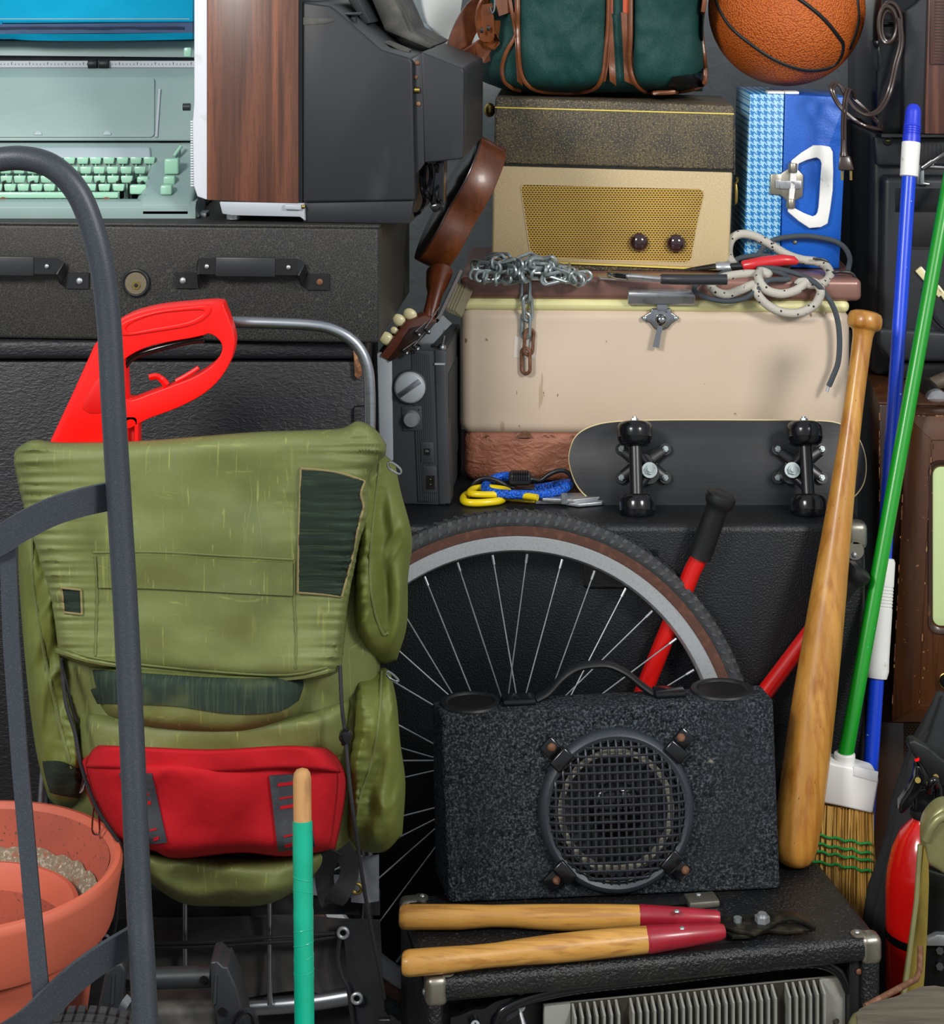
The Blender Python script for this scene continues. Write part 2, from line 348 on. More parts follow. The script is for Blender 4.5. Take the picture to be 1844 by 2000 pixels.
df('terracotta_in', 'a8503c', .75, layers=[('noise', 9, I3, .5, .75, '96493a'), ('noise', 200, I3, .62, .70, '5a4234')])
df('dirt', '7e705c', .95, layers=[('noise', 150, I3, .52, .68, 'a89c8c'), ('noise', 60, I3, .56, .66, '8a5d48'), ('noise', 300, I3, .62, .7, 'c9c3b8')], bump=[('noise', 200, I3, .8, .004)])
SCR = [('noise', 5, I3, .42, .7, '6f7845'), ('noise', 9, I3, .55, .75, '545c30'), ('mline', 5, (3.5, 2, .25), .0022, .0004, '7f8544', 1, 0), ('noise', 60, (4, 1, .3), .66, .71, '848a4a', 3, .3), ('noise', 26, (3, 1, .35), .63, .72, '7d8444', 4, 1.2), ('noise', 30, (.5, 1, 2.2), .64, .72, '7b8344', 4, 1)]
df('olive', '636b38', .6, layers=SCR, bump=[('noise', 18, I3, .35, .006, 5), ('wave', 700, (1, 0, 1), .1, .0004)])
df('olive_side', '5a6328', .6, layers=[('noise', 8, I3, .4, .75, '69722f')], bump=[('noise', 22, (1.6, 1, .5), .45, .006, 3)])
df('olive_seam', '6b7440', .7, bump=[('wave', 300, (1, 0, 1), .6, .001)])
df('patch', '1f2a23', .85, spec=.2, layers=[('noise', 60, (.2, 1, 6), .5, .75, '35432f'), ('noise', 6, I3, .5, .8, '28342c')], bump=[('noise', 300, (.3, 1, 3), .4, .001)])
df('stitch', '9a8c5e', .8, bump=[('wave', 400, (1, 0, 1), .8, .001)])
df('denim', '27342c', .85, spec=.2, layers=[('noise', 60, (6, 1, .2), .5, .75, '3c4a38'), ('noise', 10, I3, .58, .75, '525a38')], bump=[('noise', 16, I3, .4, .006)])
df('red_cloth', 'a9121c', .8, spec=.2, layers=[('noise', 8, I3, .4, .7, 'b81620'), ('noise', 14, I3, .56, .8, '8d111a')], bump=[('noise', 20, I3, .5, .007, 4), ('wave', 500, (1, 0, 1), .25, .0005)])
df('grey_leather', '33363b', .6, layers=[('noise', 60, I3, .5, .75, '42464c')], bump=[('noise', 200, I3, .2, .001)])
df('black_cloth', '141619', .85, layers=[('noise', 8, I3, .45, .75, '2a2b2e')], bump=[('noise', 22, I3, .5, .006), ('wave', 500, (1, 0, 1), .2, .0005)])
df('dusty_cloth', '302f2f', .9, layers=[('noise', 8, I3, .45, .7, '3e3c39'), ('noise', 30, (1, 1, .3), .62, .8, '242425')], bump=[('noise', 14, I3, .5, .008)])
df('mesh_band', '34363b', .7, layers=[('brick', 130, I3, .3, .7, '6b6f76', 3, .12)])
df('cord_black', '15161a', .7, bump=[('noise', 500, I3, .8, .001)])
df('teal_tape', '05a07e', .36, coat=.1, layers=[('noise', 9, (1, 1, 2), .5, .75, '06aa88')], bump=[('noise', 40, (1, 1, .5), .35, .002)])
df('raw_wood', 'b98a55', .65, layers=[('noise', 80, (1, 1, .15), .45, .75, '94693c')])
df('blue_pole', '0a40cf', .36, coat=.15, layers=[('noise', 130, I3, .735, .75, 'd4dcf6')])
df('blue_cap', '1e35c8', .4)
df('green_pole', '068a17', .36, coat=.15, layers=[('noise', 110, I3, .74, .76, '2fd0a0')])
df('straw', 'c0913f', .6, layers=[('noise', 160, (1, 1, .04), .4, .7, 'dab263'), ('noise', 240, (1, 1, .05), .58, .75, '7e5824')], bump=[('noise', 240, (1, 1, .04), .7, .002)])
df('green_thread', '0a8a3c', .6)
df('ext_red', 'cc1210', .2, coat=.6, layers=[('noise', 6, I3, .5, .75, 'd81a14')])
df('olive_metal', '8b8a5f', .35, .35, layers=[('noise', 14, I3, .5, .8, '77734a'), ('noise', 60, I3, .7, .76, '54482c')])
df('old_brass', 'b09a4c', .3, .7, layers=[('noise', 18, (1, 1, .4), .5, .75, '6b5a2a')])
df('grey_wood', '5f584b', .7, layers=[('noise', 90, (.12, 1, 1), .42, .7, '423d34', 4), ('noise', 40, (.1, 1, 1), .5, .75, '746c5d')], rot=(0, 0, .5))
df('radio_grey', '3c3f43', .5, .1, bump=[('noise', 600, I3, .15, .0003)])
df('radio_dark', '2c2e31', .5)
df('rope_white', 'b3afa4', .8, layers=[('vor', 95, I3, .22, .16, '18181a')], bump=[('noise', 400, I3, .6, .0015)])
df('cord_grey', '4b5359', .7, bump=[('wave', 330, I3, .7, .001)])
df('rope_blue', '0c62dd', .5, layers=[('vor', 330, I3, .45, .75, '083a86')], bump=[('vor', 260, I3, .9, .003)])
df('yellow_vinyl', 'e6cb08', .35, coat=.3)
df('red_grip', 'c7252a', .35, coat=.2)
df('cord_brown', '33251f', .35, coat=.2)
df('zinc', 'a3adae', .34, .7, layers=[('noise', 60, I3, .5, .75, '6d7677')])
df('screen_green', 'b9cb93', .18, coat=.6)
df('pipe', '9aa6ab', .5)
df('brown_weave', '6b4a2c', .85, layers=[('brick', 60, I3, .3, .7, '33251a', 3, .1)])
df('tape', '0f1012', .32, bump=[('noise', 60, I3, .4, .003)])
df('sheet_cloth', 'dfe3e0', .8, bump=[('noise', 20, I3, .3, .004)])
df('socket_black', '050506', .5)
# houndstooth print of the small case
m = bpy.data.materials.new('houndstooth'); m.use_nodes = True; nt = m.node_tree; N = nt.nodes; K = nt.links.new; M['hound'] = m
bs = N['Principled BSDF']; bs.inputs['Roughness'].default_value = .45
tc = N.new('ShaderNodeTexCoord'); sx = N.new('ShaderNodeSeparateXYZ'); K(tc.outputs['Object'], sx.inputs[0])
def mth(op, a, b=None):
    n = N.new('ShaderNodeMath'); n.operation = op
    for i, q in enumerate((a, b)):
        if q is None: continue
        if isinstance(q, (int, float)): n.inputs[i].default_value = q
        else: K(q, n.inputs[i])
    return n.outputs[0]
xf = mth('FLOOR', mth('MULTIPLY', sx.outputs[0], 690)); zf = mth('FLOOR', mth('MULTIPLY', sx.outputs[2], 690))
wx = mth('LESS_THAN', mth('FLOORED_MODULO', xf, 8), 4); wz = mth('LESS_THAN', mth('FLOORED_MODULO', zf, 8), 4)
tw = mth('LESS_THAN', mth('FLOORED_MODULO', mth('ADD', xf, zf), 4), 2)
r1 = mth('ADD', mth('MULTIPLY', tw, wx), mth('MULTIPLY', mth('SUBTRACT', 1, tw), wz))
mx = N.new('ShaderNodeMix'); mx.data_type = 'RGBA'; K(r1, mx.inputs[0]); mx.inputs[6].default_value = lin('9ccbe0'); mx.inputs[7].default_value = lin('1a74b8'); K(mx.outputs[2], bs.inputs['Base Color'])
# ---------------------------------------------------------------- the room
tag(one('wall_back', None, None, B().box((-3, .92, 0), (3, 1.02, 2.7)), M['wall']), kind='structure')
tag(one('floor', None, None, B().box((-3, -3.4, -.05), (3, 1.02, 0)), M['floor']), kind='structure')
# ================================================================= LEFT STACK
# lower black leatherette trunk (stands on the floor)
zt = P(0, 680, -.03).z
t = T('trunk', 'big black grained leatherette trunk standing on the floor under the handled black case', 'trunk', (-.163, .035, 0))
x0 = -1.0
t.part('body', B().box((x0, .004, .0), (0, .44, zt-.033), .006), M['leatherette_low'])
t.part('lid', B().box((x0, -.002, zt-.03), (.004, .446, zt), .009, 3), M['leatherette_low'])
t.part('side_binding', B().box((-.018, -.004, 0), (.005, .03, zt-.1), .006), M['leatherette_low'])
t.pr('worn_corner', [(690, 684), (712, 680), (718, 700), (714, 722), (700, 742), (693, 735)], -.0045, .004, M['worn_edge'], .001, label='torn corner showing bare brown board')
# upper case with two strap handles
zu = P(700, 440, 0).z; HU = zu-zt-.001
t = T('handled_case', 'wide black leatherette case with two flat strap handles and a brass dish between', 'case', (-.14, 0, zt+.001), rz=-math.radians(4))
UC = t
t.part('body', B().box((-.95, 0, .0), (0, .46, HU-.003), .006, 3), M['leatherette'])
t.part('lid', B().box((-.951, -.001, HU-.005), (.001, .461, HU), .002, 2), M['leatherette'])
def case_handle(x0, x1, r0, r1, tabs):
    h = t.part('handle', B().pri([t.L(x0, r0, -.024), t.L(x1, r0, -.024), t.L(x1, r1, -.024), t.L(x0, r1, -.024)], (0, .004, 0), .0018), M['black_metal'])
    return h
for bx0, bx1, br0, br1, side in ((-180, 118, 501, 532, 'r'), (383, 590, 504, 535, 'b')):
    def q(x, y, yl): return t.L(x, y, yl)
    zt_, zb_ = q(bx0, br0, -.024).z, q(bx0, br1, -.024).z; zc_ = (zt_+zb_)/2; hw = (zt_-zb_)
    xr = q(bx1, br0, -.024).x; xl = q(bx0, br0, -.024).x
    pts = [(xl-.036, -.0025, zc_-.025), (xl-.001, -.0025, zc_-.025), (xl+.001, -.006, zc_-.021), (xl+.002, -.020, zc_-.004), (xl+.005, -.024, zc_), (xr-.006, -.024, zc_), (xr-.002, -.020, zc_-.004), (xr+.001, -.006, zc_-.021), (xr+.004, -.0025, zc_-.025), (xr+.038, -.0025, zc_-.025)]
    h = t.part('handle', B().strap(pts, hw, .0035, (0, 0, 1)), M['black_metal'], ang=20)
    t.part('handle_wrap', B().box((xl+.03, -.028, zb_-.003), (xr-.04, -.021, zt_+.002), .002), M['black_plastic'], h)
    for sx_ in (xl+.017, xr-.02): t.part('screw', B().sph((sx_, -.028, zc_), .0036, (1, .5, 1), 12), M['steel'], h)
    for sx_, mm in ((xl-.024, 'steel'), (xr+.024, 'rust' if side == 'b' else 'steel')): t.part('screw', B().sph((sx_, -.0055, zc_-.025), .0052, (1, .5, 1), 12), M[mm], h)
gc = t.L(267, 552, 0)
g = t.part('recessed_dish', B().lathe([(.004, .002), (.012, .0025), (.0155, .005), (.0165, .006)], 28, face(gc)), M['dish'], label='round dusty brass dish')
t.part('dish_rim', B().tube([gc+V((math.cos(a)*.0185, -.003, math.sin(a)*.0185)) for a in [2*PI*k/28 for k in range(28)]], .0032, 8, True), M['black_metal'], g)
t.part('hex_nut', B().lathe([(.0065, .003), (.0065, .008), (.0035, .008), (.0033, .004)], 6, face(gc+V((.001, 0, -.003)))), M['brass'], g)
t.part('nut_hole', B().lathe([(.003, .0082), (.001, .0084)], 12, face(gc+V((.001, 0, -.003)))), M['socket_black'], g)
# ---------------- typewriter
zb = P(300, 428, .077).z
t = T('typewriter', 'pale green portable typewriter with mint keys on the handled black case', 'typewriter', (-.43, .077, zb))
L = t.L
# lower shell: front lip, side blocks, header, as solid frame round the keyboard well
b = B()
b.pri([V((-.62, y, z)) for y, z in ((0, .0005), (.0, .018), (.008, .026), (.03, .028), (.03, 0), (.004, 0))], (.624, 0, 0), .001)     # front lip
b.pri([V((-.085, y, z)) for y, z in ((0, 0), (0, .02), (.012, .032), (.135, .085), (.15, .104), (.33, .104), (.33, 0))], (.085, 0, 0), .008, 3)
b.pri([V((-.62, y, z)) for y, z in ((.118, 0), (.118, .082), (.15, .104), (.33, .104), (.33, 0))], (.58, 0, 0), .003)
t.part('lower_shell', b, M['type_green'])
t.part('front_corner', B().hexa([(-.10, .004, .0), (.012, .004, .0), (.006, .12, 0), (-.10, .12, 0), (-.09, .004, .022), (.0, .006, .024), (-.004, .12, .06), (-.09, .12, .06)], .007, 4), M['type_green'])
t.part('key_well', B().box((-.62, .03, .002), (-.085, .12, .012)), M['socket_black'])
t.part('header_strip', B().hexa([(-.62, .112, .083), (-.083, .112, .083), (-.083, .13, .083), (-.62, .13, .083), (-.62, .134, .099), (-.088, .134, .099), (-.088, .146, .098), (-.62, .146, .098)], .003), M['type_pale'])
# ribbon cover: curved top shell
prof = [(.15, .107), (.20, .175), (.225, .205), (.25, .219), (.29, .223), (.29, .107)]
t.part('ribbon_cover', B().pri([V((-.62, y, z)) for y, z in prof], (.615, 0, 0), .006, 3), M['type_green'], ang=50)
nz = V((0, -(.175-.107), .05)).normalized()
def cov(px, py, off=0):   # point on the sloping cover face
    o = t.I @ CAM; d = t.R @ V(((px-922)/F, 1, -(py+60)/F)); p0 = V((0, .15, .107)); s_ = (p0-o).dot(nz)/d.dot(nz); return o+d*s_+nz*off
t.part('cover_panel', B().pri([cov(*p, .0008) for p in rrect(-160, 152, 302, 269, 8)], nz*.0018, .0008), M['type_green'])
t.part('silver_strip', B().pri([cov(*p, .001) for p in ((310, 175), (314, 175), (308, 269), (303, 269))], nz*.002), M['silver_paint'])
for x in (75, 210): t.part('panel_tab', B().pri([cov(x+8*math.cos(a), 266-8*math.sin(a), .002) for a in [PI*k/8 for k in range(9)]], nz*.003, .001), M['type_pale'])
# carriage
zc = t.W(0, 125, .345).z
t.part('platen_rod', B().cyl((-.62, .268, zc), (.0, .268, zc), .0045), M['silver_paint'])
t.part('ruler', B().box((-.62, .262, zc-.0055), (-.01, .2625, zc+.0055)), M['silver_paint'])
b = B()
for k in range(90): b.box((-.55+k*.006, .2612, zc-.001), (-.5494+k*.006, .2618, zc+(.0035 if k % 5 == 0 else .001)))
t.part('ruler_marks', b, M['gloss_black'])
for x in (181, 203):
    p = t.W(x, 125, .337); t.part('paper_roller', B().cyl(p-V((.0075, 0, 0)), p+V((.0085, 0, 0)), .0085, n=18, bv=.002), M['rubber'])
t.part('platen', B().cyl((-.62, .29, zc+.002), (.003, .29, zc-.004), .014), M['rubber'])
p = t.W(0, 112, .38).z
t.part('carriage_cover', B().hexa([(-.62, .3, p-.006), (-.012, .3, p-.006), (-.01, .34, p-.004), (-.62, .34, p-.004), (-.62, .315, p+.028), (-.012, .315, p+.028), (-.01, .345, p+.03), (-.62, .345, p+.03)], .004), M['type_green'])
t.part('carriage_end', B().box((-.008, .25, zc-.025), (.006, .34, zc+.03), .004), M['steel'])
t.part('type_guard', B().box((-.5, .255, zc-.019), (-.045, .258, zc-.0105)), M['silver_paint'])
p = t.W(366, 102, .3); t.part('margin_lever', B().box(p-V((.006, .004, .008)), p+V((.007, .004, .008)), .003), M['key_green'])
p = t.W(372, 209, .2); t.part('side_knob', B().cyl(p-V((.012, 0, 0)), p+V((.0, 0, 0)), .006, n=10), M['black_plastic'])
# keys: rows of caps on stems
def cap(w_, h_=.0112, dp=.0085):
    return B().hexa([(-w_/2*.82, -dp/2, 0), (w_/2*.82, -dp/2, 0), (w_/2*.82, dp/2, 0), (-w_/2*.82, dp/2, 0), (-w_/2, -dp/2, h_), (w_/2, -dp/2, h_), (w_/2, dp/2, h_), (-w_/2, dp/2, h_)], .0018, 2).box((-.0012, -.001, -.03), (.0012, .001, 0))
k0 = t.part('key', cap(.0192), M['key_green']); first = True
rows = [((292, 266, 240, 213, 187, 162, 136, 110, 84, 58, 32, 6, -20, -46), 313, .115), ((274, 247, 220, 194, 168, 142, 116, 90, 64, 38, 12, -14, -40), 332, .095), ((248, 221, 195, 170, 143, 117, 91, 65, 39, 13, -13, -39), 350, .073), ((232, 204, 177, 150, 124, 97, 72, 46, 20, -6, -32), 366, .052)]
for xs, r, y in rows:
    for x in xs:
        q = L(x, r+7, y); k = k0 if first else dup(k0, t.e); first = False; k.location = q
def bigkey(x0, r0, x1, r1, y, dp=.014):
    a = L(x0, r1, y); c = L(x1, r0, y); t.part('key', B().box((a.x, y-.001, a.z), (c.x, y+dp, c.z), .003, 3), M['key_green'])
bigkey(267, 345, 290, 358, .065); bigkey(253, 361, 286, 380, .04)
a = L(-160, 387, .036); c = L(232, 375, .036); t.part('space_bar', B().box((a.x, .03, a.z), (c.x, .042, c.z), .0025), M['key_green'])
bigkey(321, 310, 349, 341, .074, .02); bigkey(319, 344, 342, 361, .049, .016); bigkey(313, 362, 336, 381, .016, .016)
t.part('tab_lever', B().tube([L(340, 305, .118), L(354, 285, .128)], .0028, 8), M['key_green'])
b = B()
for x in (5, 60, 120, 190, 228, 256, 276): q = L(x, 392, .05); b.box(q-V((.001, 0, .002)), q+V((.001, .06, .03)))
b.cyl((-.6, .05, .018), (-.1, .05, .018), .004)
t.part('key_levers', b, M['rubber'])
for x in (6, 208): t.part('lever_screw', B().lathe([(.0075, 0), (.0075, .003), (.006, .004)], 14, face(L(x, 394, .031))), M['rust'])
for x in (-.5, -.01): t.part('rubber_foot', B().box((x-.02, .02, 0), (x+.028, .06, .007), .002), M['steel'])
# ---------------- cyan fabric case on the typewriter
z0 = P(0, 82, .33).z
t = T('fabric_case', 'bright cyan fabric case with a slate zip lying on the typewriter', 'case', (-.6, .33, z0))
def bagpts(x0, x1, r0, r1, y): return t.LL(rrect(x0, r0, x1, r1, 8), y)
G = coons([(-150, 66), (0, 66), (200, 66), (376, 64)], [(-150, 80), (10, 76), (60, 79), (200, 80), (376, 77)], [(-150, 66), (-150, 80)], [(376, 64), (376, 77)], 30, 4)
def bump3(G, yf, amp=.003): return [[t.L(p.x, p.y, yf(i/(len(r)-1), j/(len(G)-1))+amp*fbm(p.x/45, p.y/30)) for i, p in enumerate(r)] for j, r in enumerate(G)]
t.part('bottom_panel', B().sheet(bump3(G, lambda u, v: .004+.01*v), (0, .2, 0)), M['cyan_cloth'])
G = coons([(-150, -160), (380, -160)], [(-150, 43), (0, 47), (12, 45), (376, 43)], [(-150, -160), (-150, 43)], [(380, -160), (376, 43)], 40, 16)
t.part('top_panel', B().sheet(bump3(G, lambda u, v: .012-.012*math.sin(PI*min(1, v*1.1))), (0, .22, 0)), M['cyan_cloth'])
G = coons([(-150, 44), (5, 47), (376, 44)], [(-150, 67), (5, 66), (376, 64)], [(-150, 44), (-150, 67)], [(376, 44), (376, 64)], 30, 2)
t.part('zip_tape', B().sheet(bump3(G, lambda u, v: .004), (0, .2, 0)), M['zip'])
t.part('zip_teeth', B().strap([t.L(x, 55-(x % 90)/90, .0035) for x in range(-140, 378, 20)], .004, .003, (0, 0, 1)), M['zip_dark'])
t.part('seam', B().tube([t.L(x, 37, -.0005) for x in range(-140, 378, 30)], .0008, 6), M['pipe'])
# ---------------- TV lying with its side to us
z0 = zu+.002
q = onz(590, 434, z0)
t = T('television', 'black television with walnut veneer side panel and pale bezel, standing sideways', 'television', (q.x, q.y, z0), rz=-math.radians(5))
D = .40
t.pr('bezel', [(379, -60), (405, -60), (405, 391), (385, 384), (378, 362), (376, 240), (379, 200)], .0, D, M['white_plastic'], .002)
b = B()
for k in range(26):
    r = 236+k*5; b.pri(t.LL([(372, r), (380, r), (380, r+2.6), (372, r+2.6)], .002), (0, D-.01, 0))
t.part('louvres', b, M['white_plastic'])
t.pr('wood_panel', [(405, -60), (583, -60), (583, 398), (405, 391)], -.002, D, M['walnut'], .0015)
t.pr('trim_strip', [(583, -60), (591, -60), (591, 400), (583, 398)], .001, D, M['gloss_black'])
t.pr('stand_base', [(428, 394), (594, 397), (596, 432), (586, 424), (452, 421), (434, 418)], -.002, D-.03, M['silver_paint'], .002)
t.pr('stand_bracket', [(556, 399), (588, 400), (588, 410), (556, 409)], -.008, .0, M['silver_paint'], .001)
for x, r in ((456, 427),): c = t.L(x, r, .03); t.part('foot', B().cyl((c.x, .03, 0), (c.x, .03, t.L(x, 418, .03).z), .0105, n=20), M['steel'])
c = t.L(592, 404, -.002); t.part('screw', B().sph(c, .0035, (1, .6, 1), 12), M['brass'])
# upper housing slab plus the base slab below it
t.pr('housing', [(591, 4), (645, 11), (660, 22), (745, 97), (800, 113), (806, 122), (811, 392), (591, 396)], .0, D+.02, M['tv_black'], .004, 3)
t.pr('housing_base', [(591, 390), (809, 386), (802, 438), (591, 435)], .006, D, M['tv_black'], .003)
t.pr('side_groove', [(592, 34), (648, 36), (655, 40), (640, 46), (592, 49)], -.001, .001, M['dust_black'], .0005)
t.pr('rear_plate', [(800, 118), (824, 104), (829, 320), (810, 345)], .012, D-.01, M['black_plastic'], .001)
t.pr('tube_hump', [(822, 101), (830, 104), (903, 133), (906, 140), (905, 306), (902, 311), (829, 318)], .012, D-.03, M['tv_black'], .004, 3)
for x, r, rr in ((815, 123, .003), (812, 151, .0025), (817, 203, .003)): t.part('screw', B().sph(t.L(x, r, .011), rr*1.3, (1, .5, 1), 10), M['rust'])
t.part('hinge_pin', B().cyl(t.L(810, 176, .01), t.L(820, 176, .01), .0045), M['brass'])
# knob post and top ridge
q = t.L(690, 40, .05); t.part('cord_hook', B().cyl((q.x, .05, q.z-.012), (q.x, .05, q.z+.008), .006).box((q.x-.016, .035, q.z+.008), (q.x+.014, .06, q.z+.0125), .002), M['tv_black'])
t.pr('top_ridge', [(700, -60), (745, -60), (800, 62), (850, 88), (838, 96), (752, 60)], .20, D+.03, M['dust_black'], .003)
t.pr('top_ridge', [(640, -60), (668, -60), (725, 45), (712, 48)], .12, D+.03, M['tv_black'], .002)
t.pr('torn_label', [(748, 82), (757, 80), (800, 98), (797, 106)], .10, .13, M['dust_black'])
# tuner box and cords under the hump
t.pr('rear_bracket', [(852, 312), (868, 308), (866, 395), (856, 404), (842, 398)], .04, .09, M['gloss_black'], .002)
for pts, r in (([(826, 318), (822, 345), (824, 370), (829, 392), (822, 412), (810, 420)], .003), ([(832, 320), (828, 350), (833, 378), (845, 395), (862, 408)], .0035), ([(840, 322), (842, 345), (836, 372), (846, 390), (864, 398)], .003), ([(850, 322), (858, 350), (852, 380), (860, 402)], .003)):
    t.part('cable', B().tube(cr([t.L(x, y, .03+.02*(i % 2)) for i, (x, y) in enumerate(pts)]), r, 8), M['gloss_black'])
t.pr('cable_plug', [(838, 402), (858, 396), (866, 402), (862, 412), (846, 416)], .03, .045, M['gloss_black'], .003)
# ---------------- grey pole on the wall, behind the television
t = T('wall_pole', 'pale grey metal pole with a flared foot fixed to the wall behind the television', 'pole', P(828, 78, .83))
t.part('pole', B().box((-.008, -.004, 0), (.008, .004, .2), .003, 2, Matrix.Rotation(-.33, 4, 'Y') @ AT((0, 0, .02))), M['pipe'])
t.part('foot', B().pri(t.LL([(810, 48), (826, 42), (838, 52), (846, 66), (844, 80), (812, 66)], -.012), (0, .05, 0), .006, 3), M['pipe'])
# ---------------- red tool with loop handle behind the pack
t = T('garden_blower', 'bright red plastic garden tool with a big loop handle poking out behind the backpack', 'garden tool', P(230, 900, -.268))
out = [(197, 662), (240, 622), (300, 602), (370, 594), (428, 591), (440, 606), (454, 645), (458, 672), (450, 706), (428, 742), (394, 772), (346, 797), (290, 818), (244, 838), (222, 800), (205, 735)]
inn = [(236, 716), (250, 697), (288, 678), (330, 668), (370, 661), (398, 655), (408, 652), (424, 660), (434, 676), (430, 694), (414, 714), (382, 735), (340, 752), (296, 768), (252, 782), (236, 760)]
O_ = cr(t.LL(out, 0), 4, True); I_ = cr(t.LL(inn, 0), 4, True)
t.part('loop_handle', B().ring(O_, I_, (0, .034, 0), .008, 3), M['red_plastic'], ang=60)
t.pr('body', [(92, 872), (140, 770), (186, 668), (206, 655), (240, 640), (246, 780), (246, 885), (150, 885)], -.003, .042, M['red_plastic'], .009, 4)
t.part('grip_pad', B().ring(cr(t.LL([(238, 632), (300, 610), (370, 600), (410, 598), (404, 618), (370, 636), (300, 648), (238, 655)], -.0035), 3, True), cr(t.LL([(250, 634), (300, 614), (365, 606), (398, 606), (394, 616), (365, 630), (300, 642), (250, 650)], -.0035), 3, True), (0, .004, 0), .001), M['red_plastic'])
t.part('switch_insert', B().tube(cr(t.LL([(242, 716), (262, 696), (310, 680), (360, 668), (398, 662)], .012)), .0055, 8, flat=.8), M['gloss_black'])
t.part('trigger_hook', B().tube(cr(t.LL([(292, 737), (306, 735), (316, 741), (326, 752)], .014)), [.0035]*12+[.004]*7, 8, flat=1.6), M['red_plastic'])
t.part('inner_rib', B().tube(cr(t.LL([(344, 744), (366, 732), (388, 718)], .01)), .003, 8), M['red_plastic'])
t.part('body_recess', B().pri(t.LL([(162, 790), (196, 735), (202, 800), (180, 808), (168, 804)], -.0045), (0, .003, 0), .002, smooth=3), mat('red_dark', 'd80d0a', .4))
t.part('motor_end', B().ring(t.LL(rrect(240, 812, 270, 900, 10), .0), t.LL(rrect(249, 822, 262, 890, 5), .0), (0, .03, 0), .002), M['red_plastic'])
t.part('motor_core', B().pri(t.LL(rrect(249, 822, 262, 890, 5), .01), (0, .015, 0)), M['red_grip'])
# ================================================================= BACKPACK
PK = T('backpack', 'faded olive green external frame backpack with red lower pouch and dark patches', 'backpack', (-.36, -.25, .02))
t = PK; Yb = -.27       # plane of the frame side of the bag
SURF = {}
def puff(name, top, bot, lef, rig, yb, dep, m, nu=60, nv=60, p=4, wr=.006, sc=40, gather=(), parent=None, label=None, seed=0, tilt=0, keep=True, st=(1, 1), cw=.6):
    """closed fabric volume: silhouette from four curves, bulging toward the room from plane yb"""
    G = coons(top, bot, lef, rig, nu, nv); g = []
    for j, r in enumerate(G):
        v = j/nv; row = []
        for i, q in enumerate(r):
            u = i/nu; e = ((1-abs(2*u-1)**p)*(1-abs(2*v-1)**p))
            d = dep*e**.5*(1+tilt*(v-.5))
            n1 = noise.noise(V((q.x/sc*st[0]+seed+.6*math.sin(q.y/sc*.5), q.y/sc*st[1], seed*1.7))); n2 = noise.noise(V(((q.x+q.y*.5)/sc*.8*st[0], (q.y-q.x*.4)/sc*.8*st[1], seed*3.1)))
            d += wr*e**.5*(fbm(q.x/sc*.5*st[0]+seed, q.y/sc*.5*st[1], seed, 2)+cw*(n1*.9+max(0, 1-abs(n2)*4)*.35*(.5+.5*noise.noise(V((q.x/90, q.y/90, 5+seed))))))
            for side, amp, fr in gather:
                dist = {'l': u, 'r': 1-u, 't': v, 'b': 1-v}[side]; s_ = q.y if side in 'lr' else q.x
                k = math.exp(-dist*nu*.09*1.2); d += amp*k*(1.6*noise.noise(V((s_/13, dist*3, seed)))+1.3*noise.noise(V((s_/7, dist*2, seed+4)))+.4*math.sin(s_*fr+5*noise.noise(V((s_/25, 1, 1)))))
            row.append(t.W(q.x, q.y, yb-max(d, .0005)))
        g.append(row)
    cq = G[nv//2][nu//2]; H = [[t.W(q.x+(cq.x-q.x)*.03, q.y+max(-9, min(9, (cq.y-q.y)*.06)), yb+.004) for q in r] for r in G]
    b = B().sheet2(g, H)
    if keep: SURF[name+str(seed)] = BVHTree.FromBMesh(b.b)
    return t.part(name, b, m, parent, label, ang=70), name+str(seed)
def on(key, px, py, off=.002):
    o = t.I @ CAM; d = (t.R @ V(((px-922)/F, 1, -(py+60)/F))).normalized(); h = SURF[key].ray_cast(o, d)
    p = h[0] if h[0] is not None else t.W(px, py, Yb-.1)
    return p-d*off
def patch(key, name, top, bot, lef, rig, m, off=.002, th=.003, nu=14, nv=18, parent=None, label=None):
    G = coons(top, bot, lef, rig, nu, nv); g = [[on(key, q.x, q.y, off) for q in r] for r in G]
    return t.part(name, B().sheet(g, (0, th, 0)), m, parent, label, ang=60)
def seam(key, pts, m, r=.0012, off=.0015, name='seam', parent=None, n=4):
    P3 = cr([V((*p, 0)) for p in pts], n) if len(pts) > 2 else [V((*pts[0], 0)).lerp(V((*pts[1], 0)), k/12) for k in range(13)]
    return t.part(name, B().tube([on(key, q.x, q.y, off) for q in P3], r, 6), m, parent)
O = M['olive']; OS = M['olive_side']
# frame
fb = Yb+.075
path = [(460, 629), (600, 634), (655, 645), (695, 672), (716, 712), (722, 770), (722, 900), (720, 1200), (718, 1500), (718, 1760), (716, 1900), (712, 2010), (708, 2120)]
t.part('frame_tube', B().tube(cr([t.W(x, y, fb) for x, y in path], 5), .0082, 14), M['aluminium'])
path = [(460, 629), (330, 632), (262, 640), (236, 665), (226, 710), (216, 820), (170, 1100), (120, 1300), (92, 1480), (84, 1600), (80, 1800), (78, 2120)]
t.part('frame_tube', B().tube(cr([t.W(x, y, fb) for x, y in path], 5), .0082, 14), M['aluminium'])
t.part('frame_crossbar', B().tube(cr([t.W(x, y, fb-.02) for x, y in ((80, 1990), (220, 1985), (470, 1968), (600, 1958), (712, 1940))], 4), .0118, 14), M['aluminium'])
for x in (362, 527): t.part('frame_rod', B().cyl(t.W(x, 1690, fb-.035), t.W(x, 1962, fb-.035), .0036, n=10), M['aluminium'])
zf = 0.0
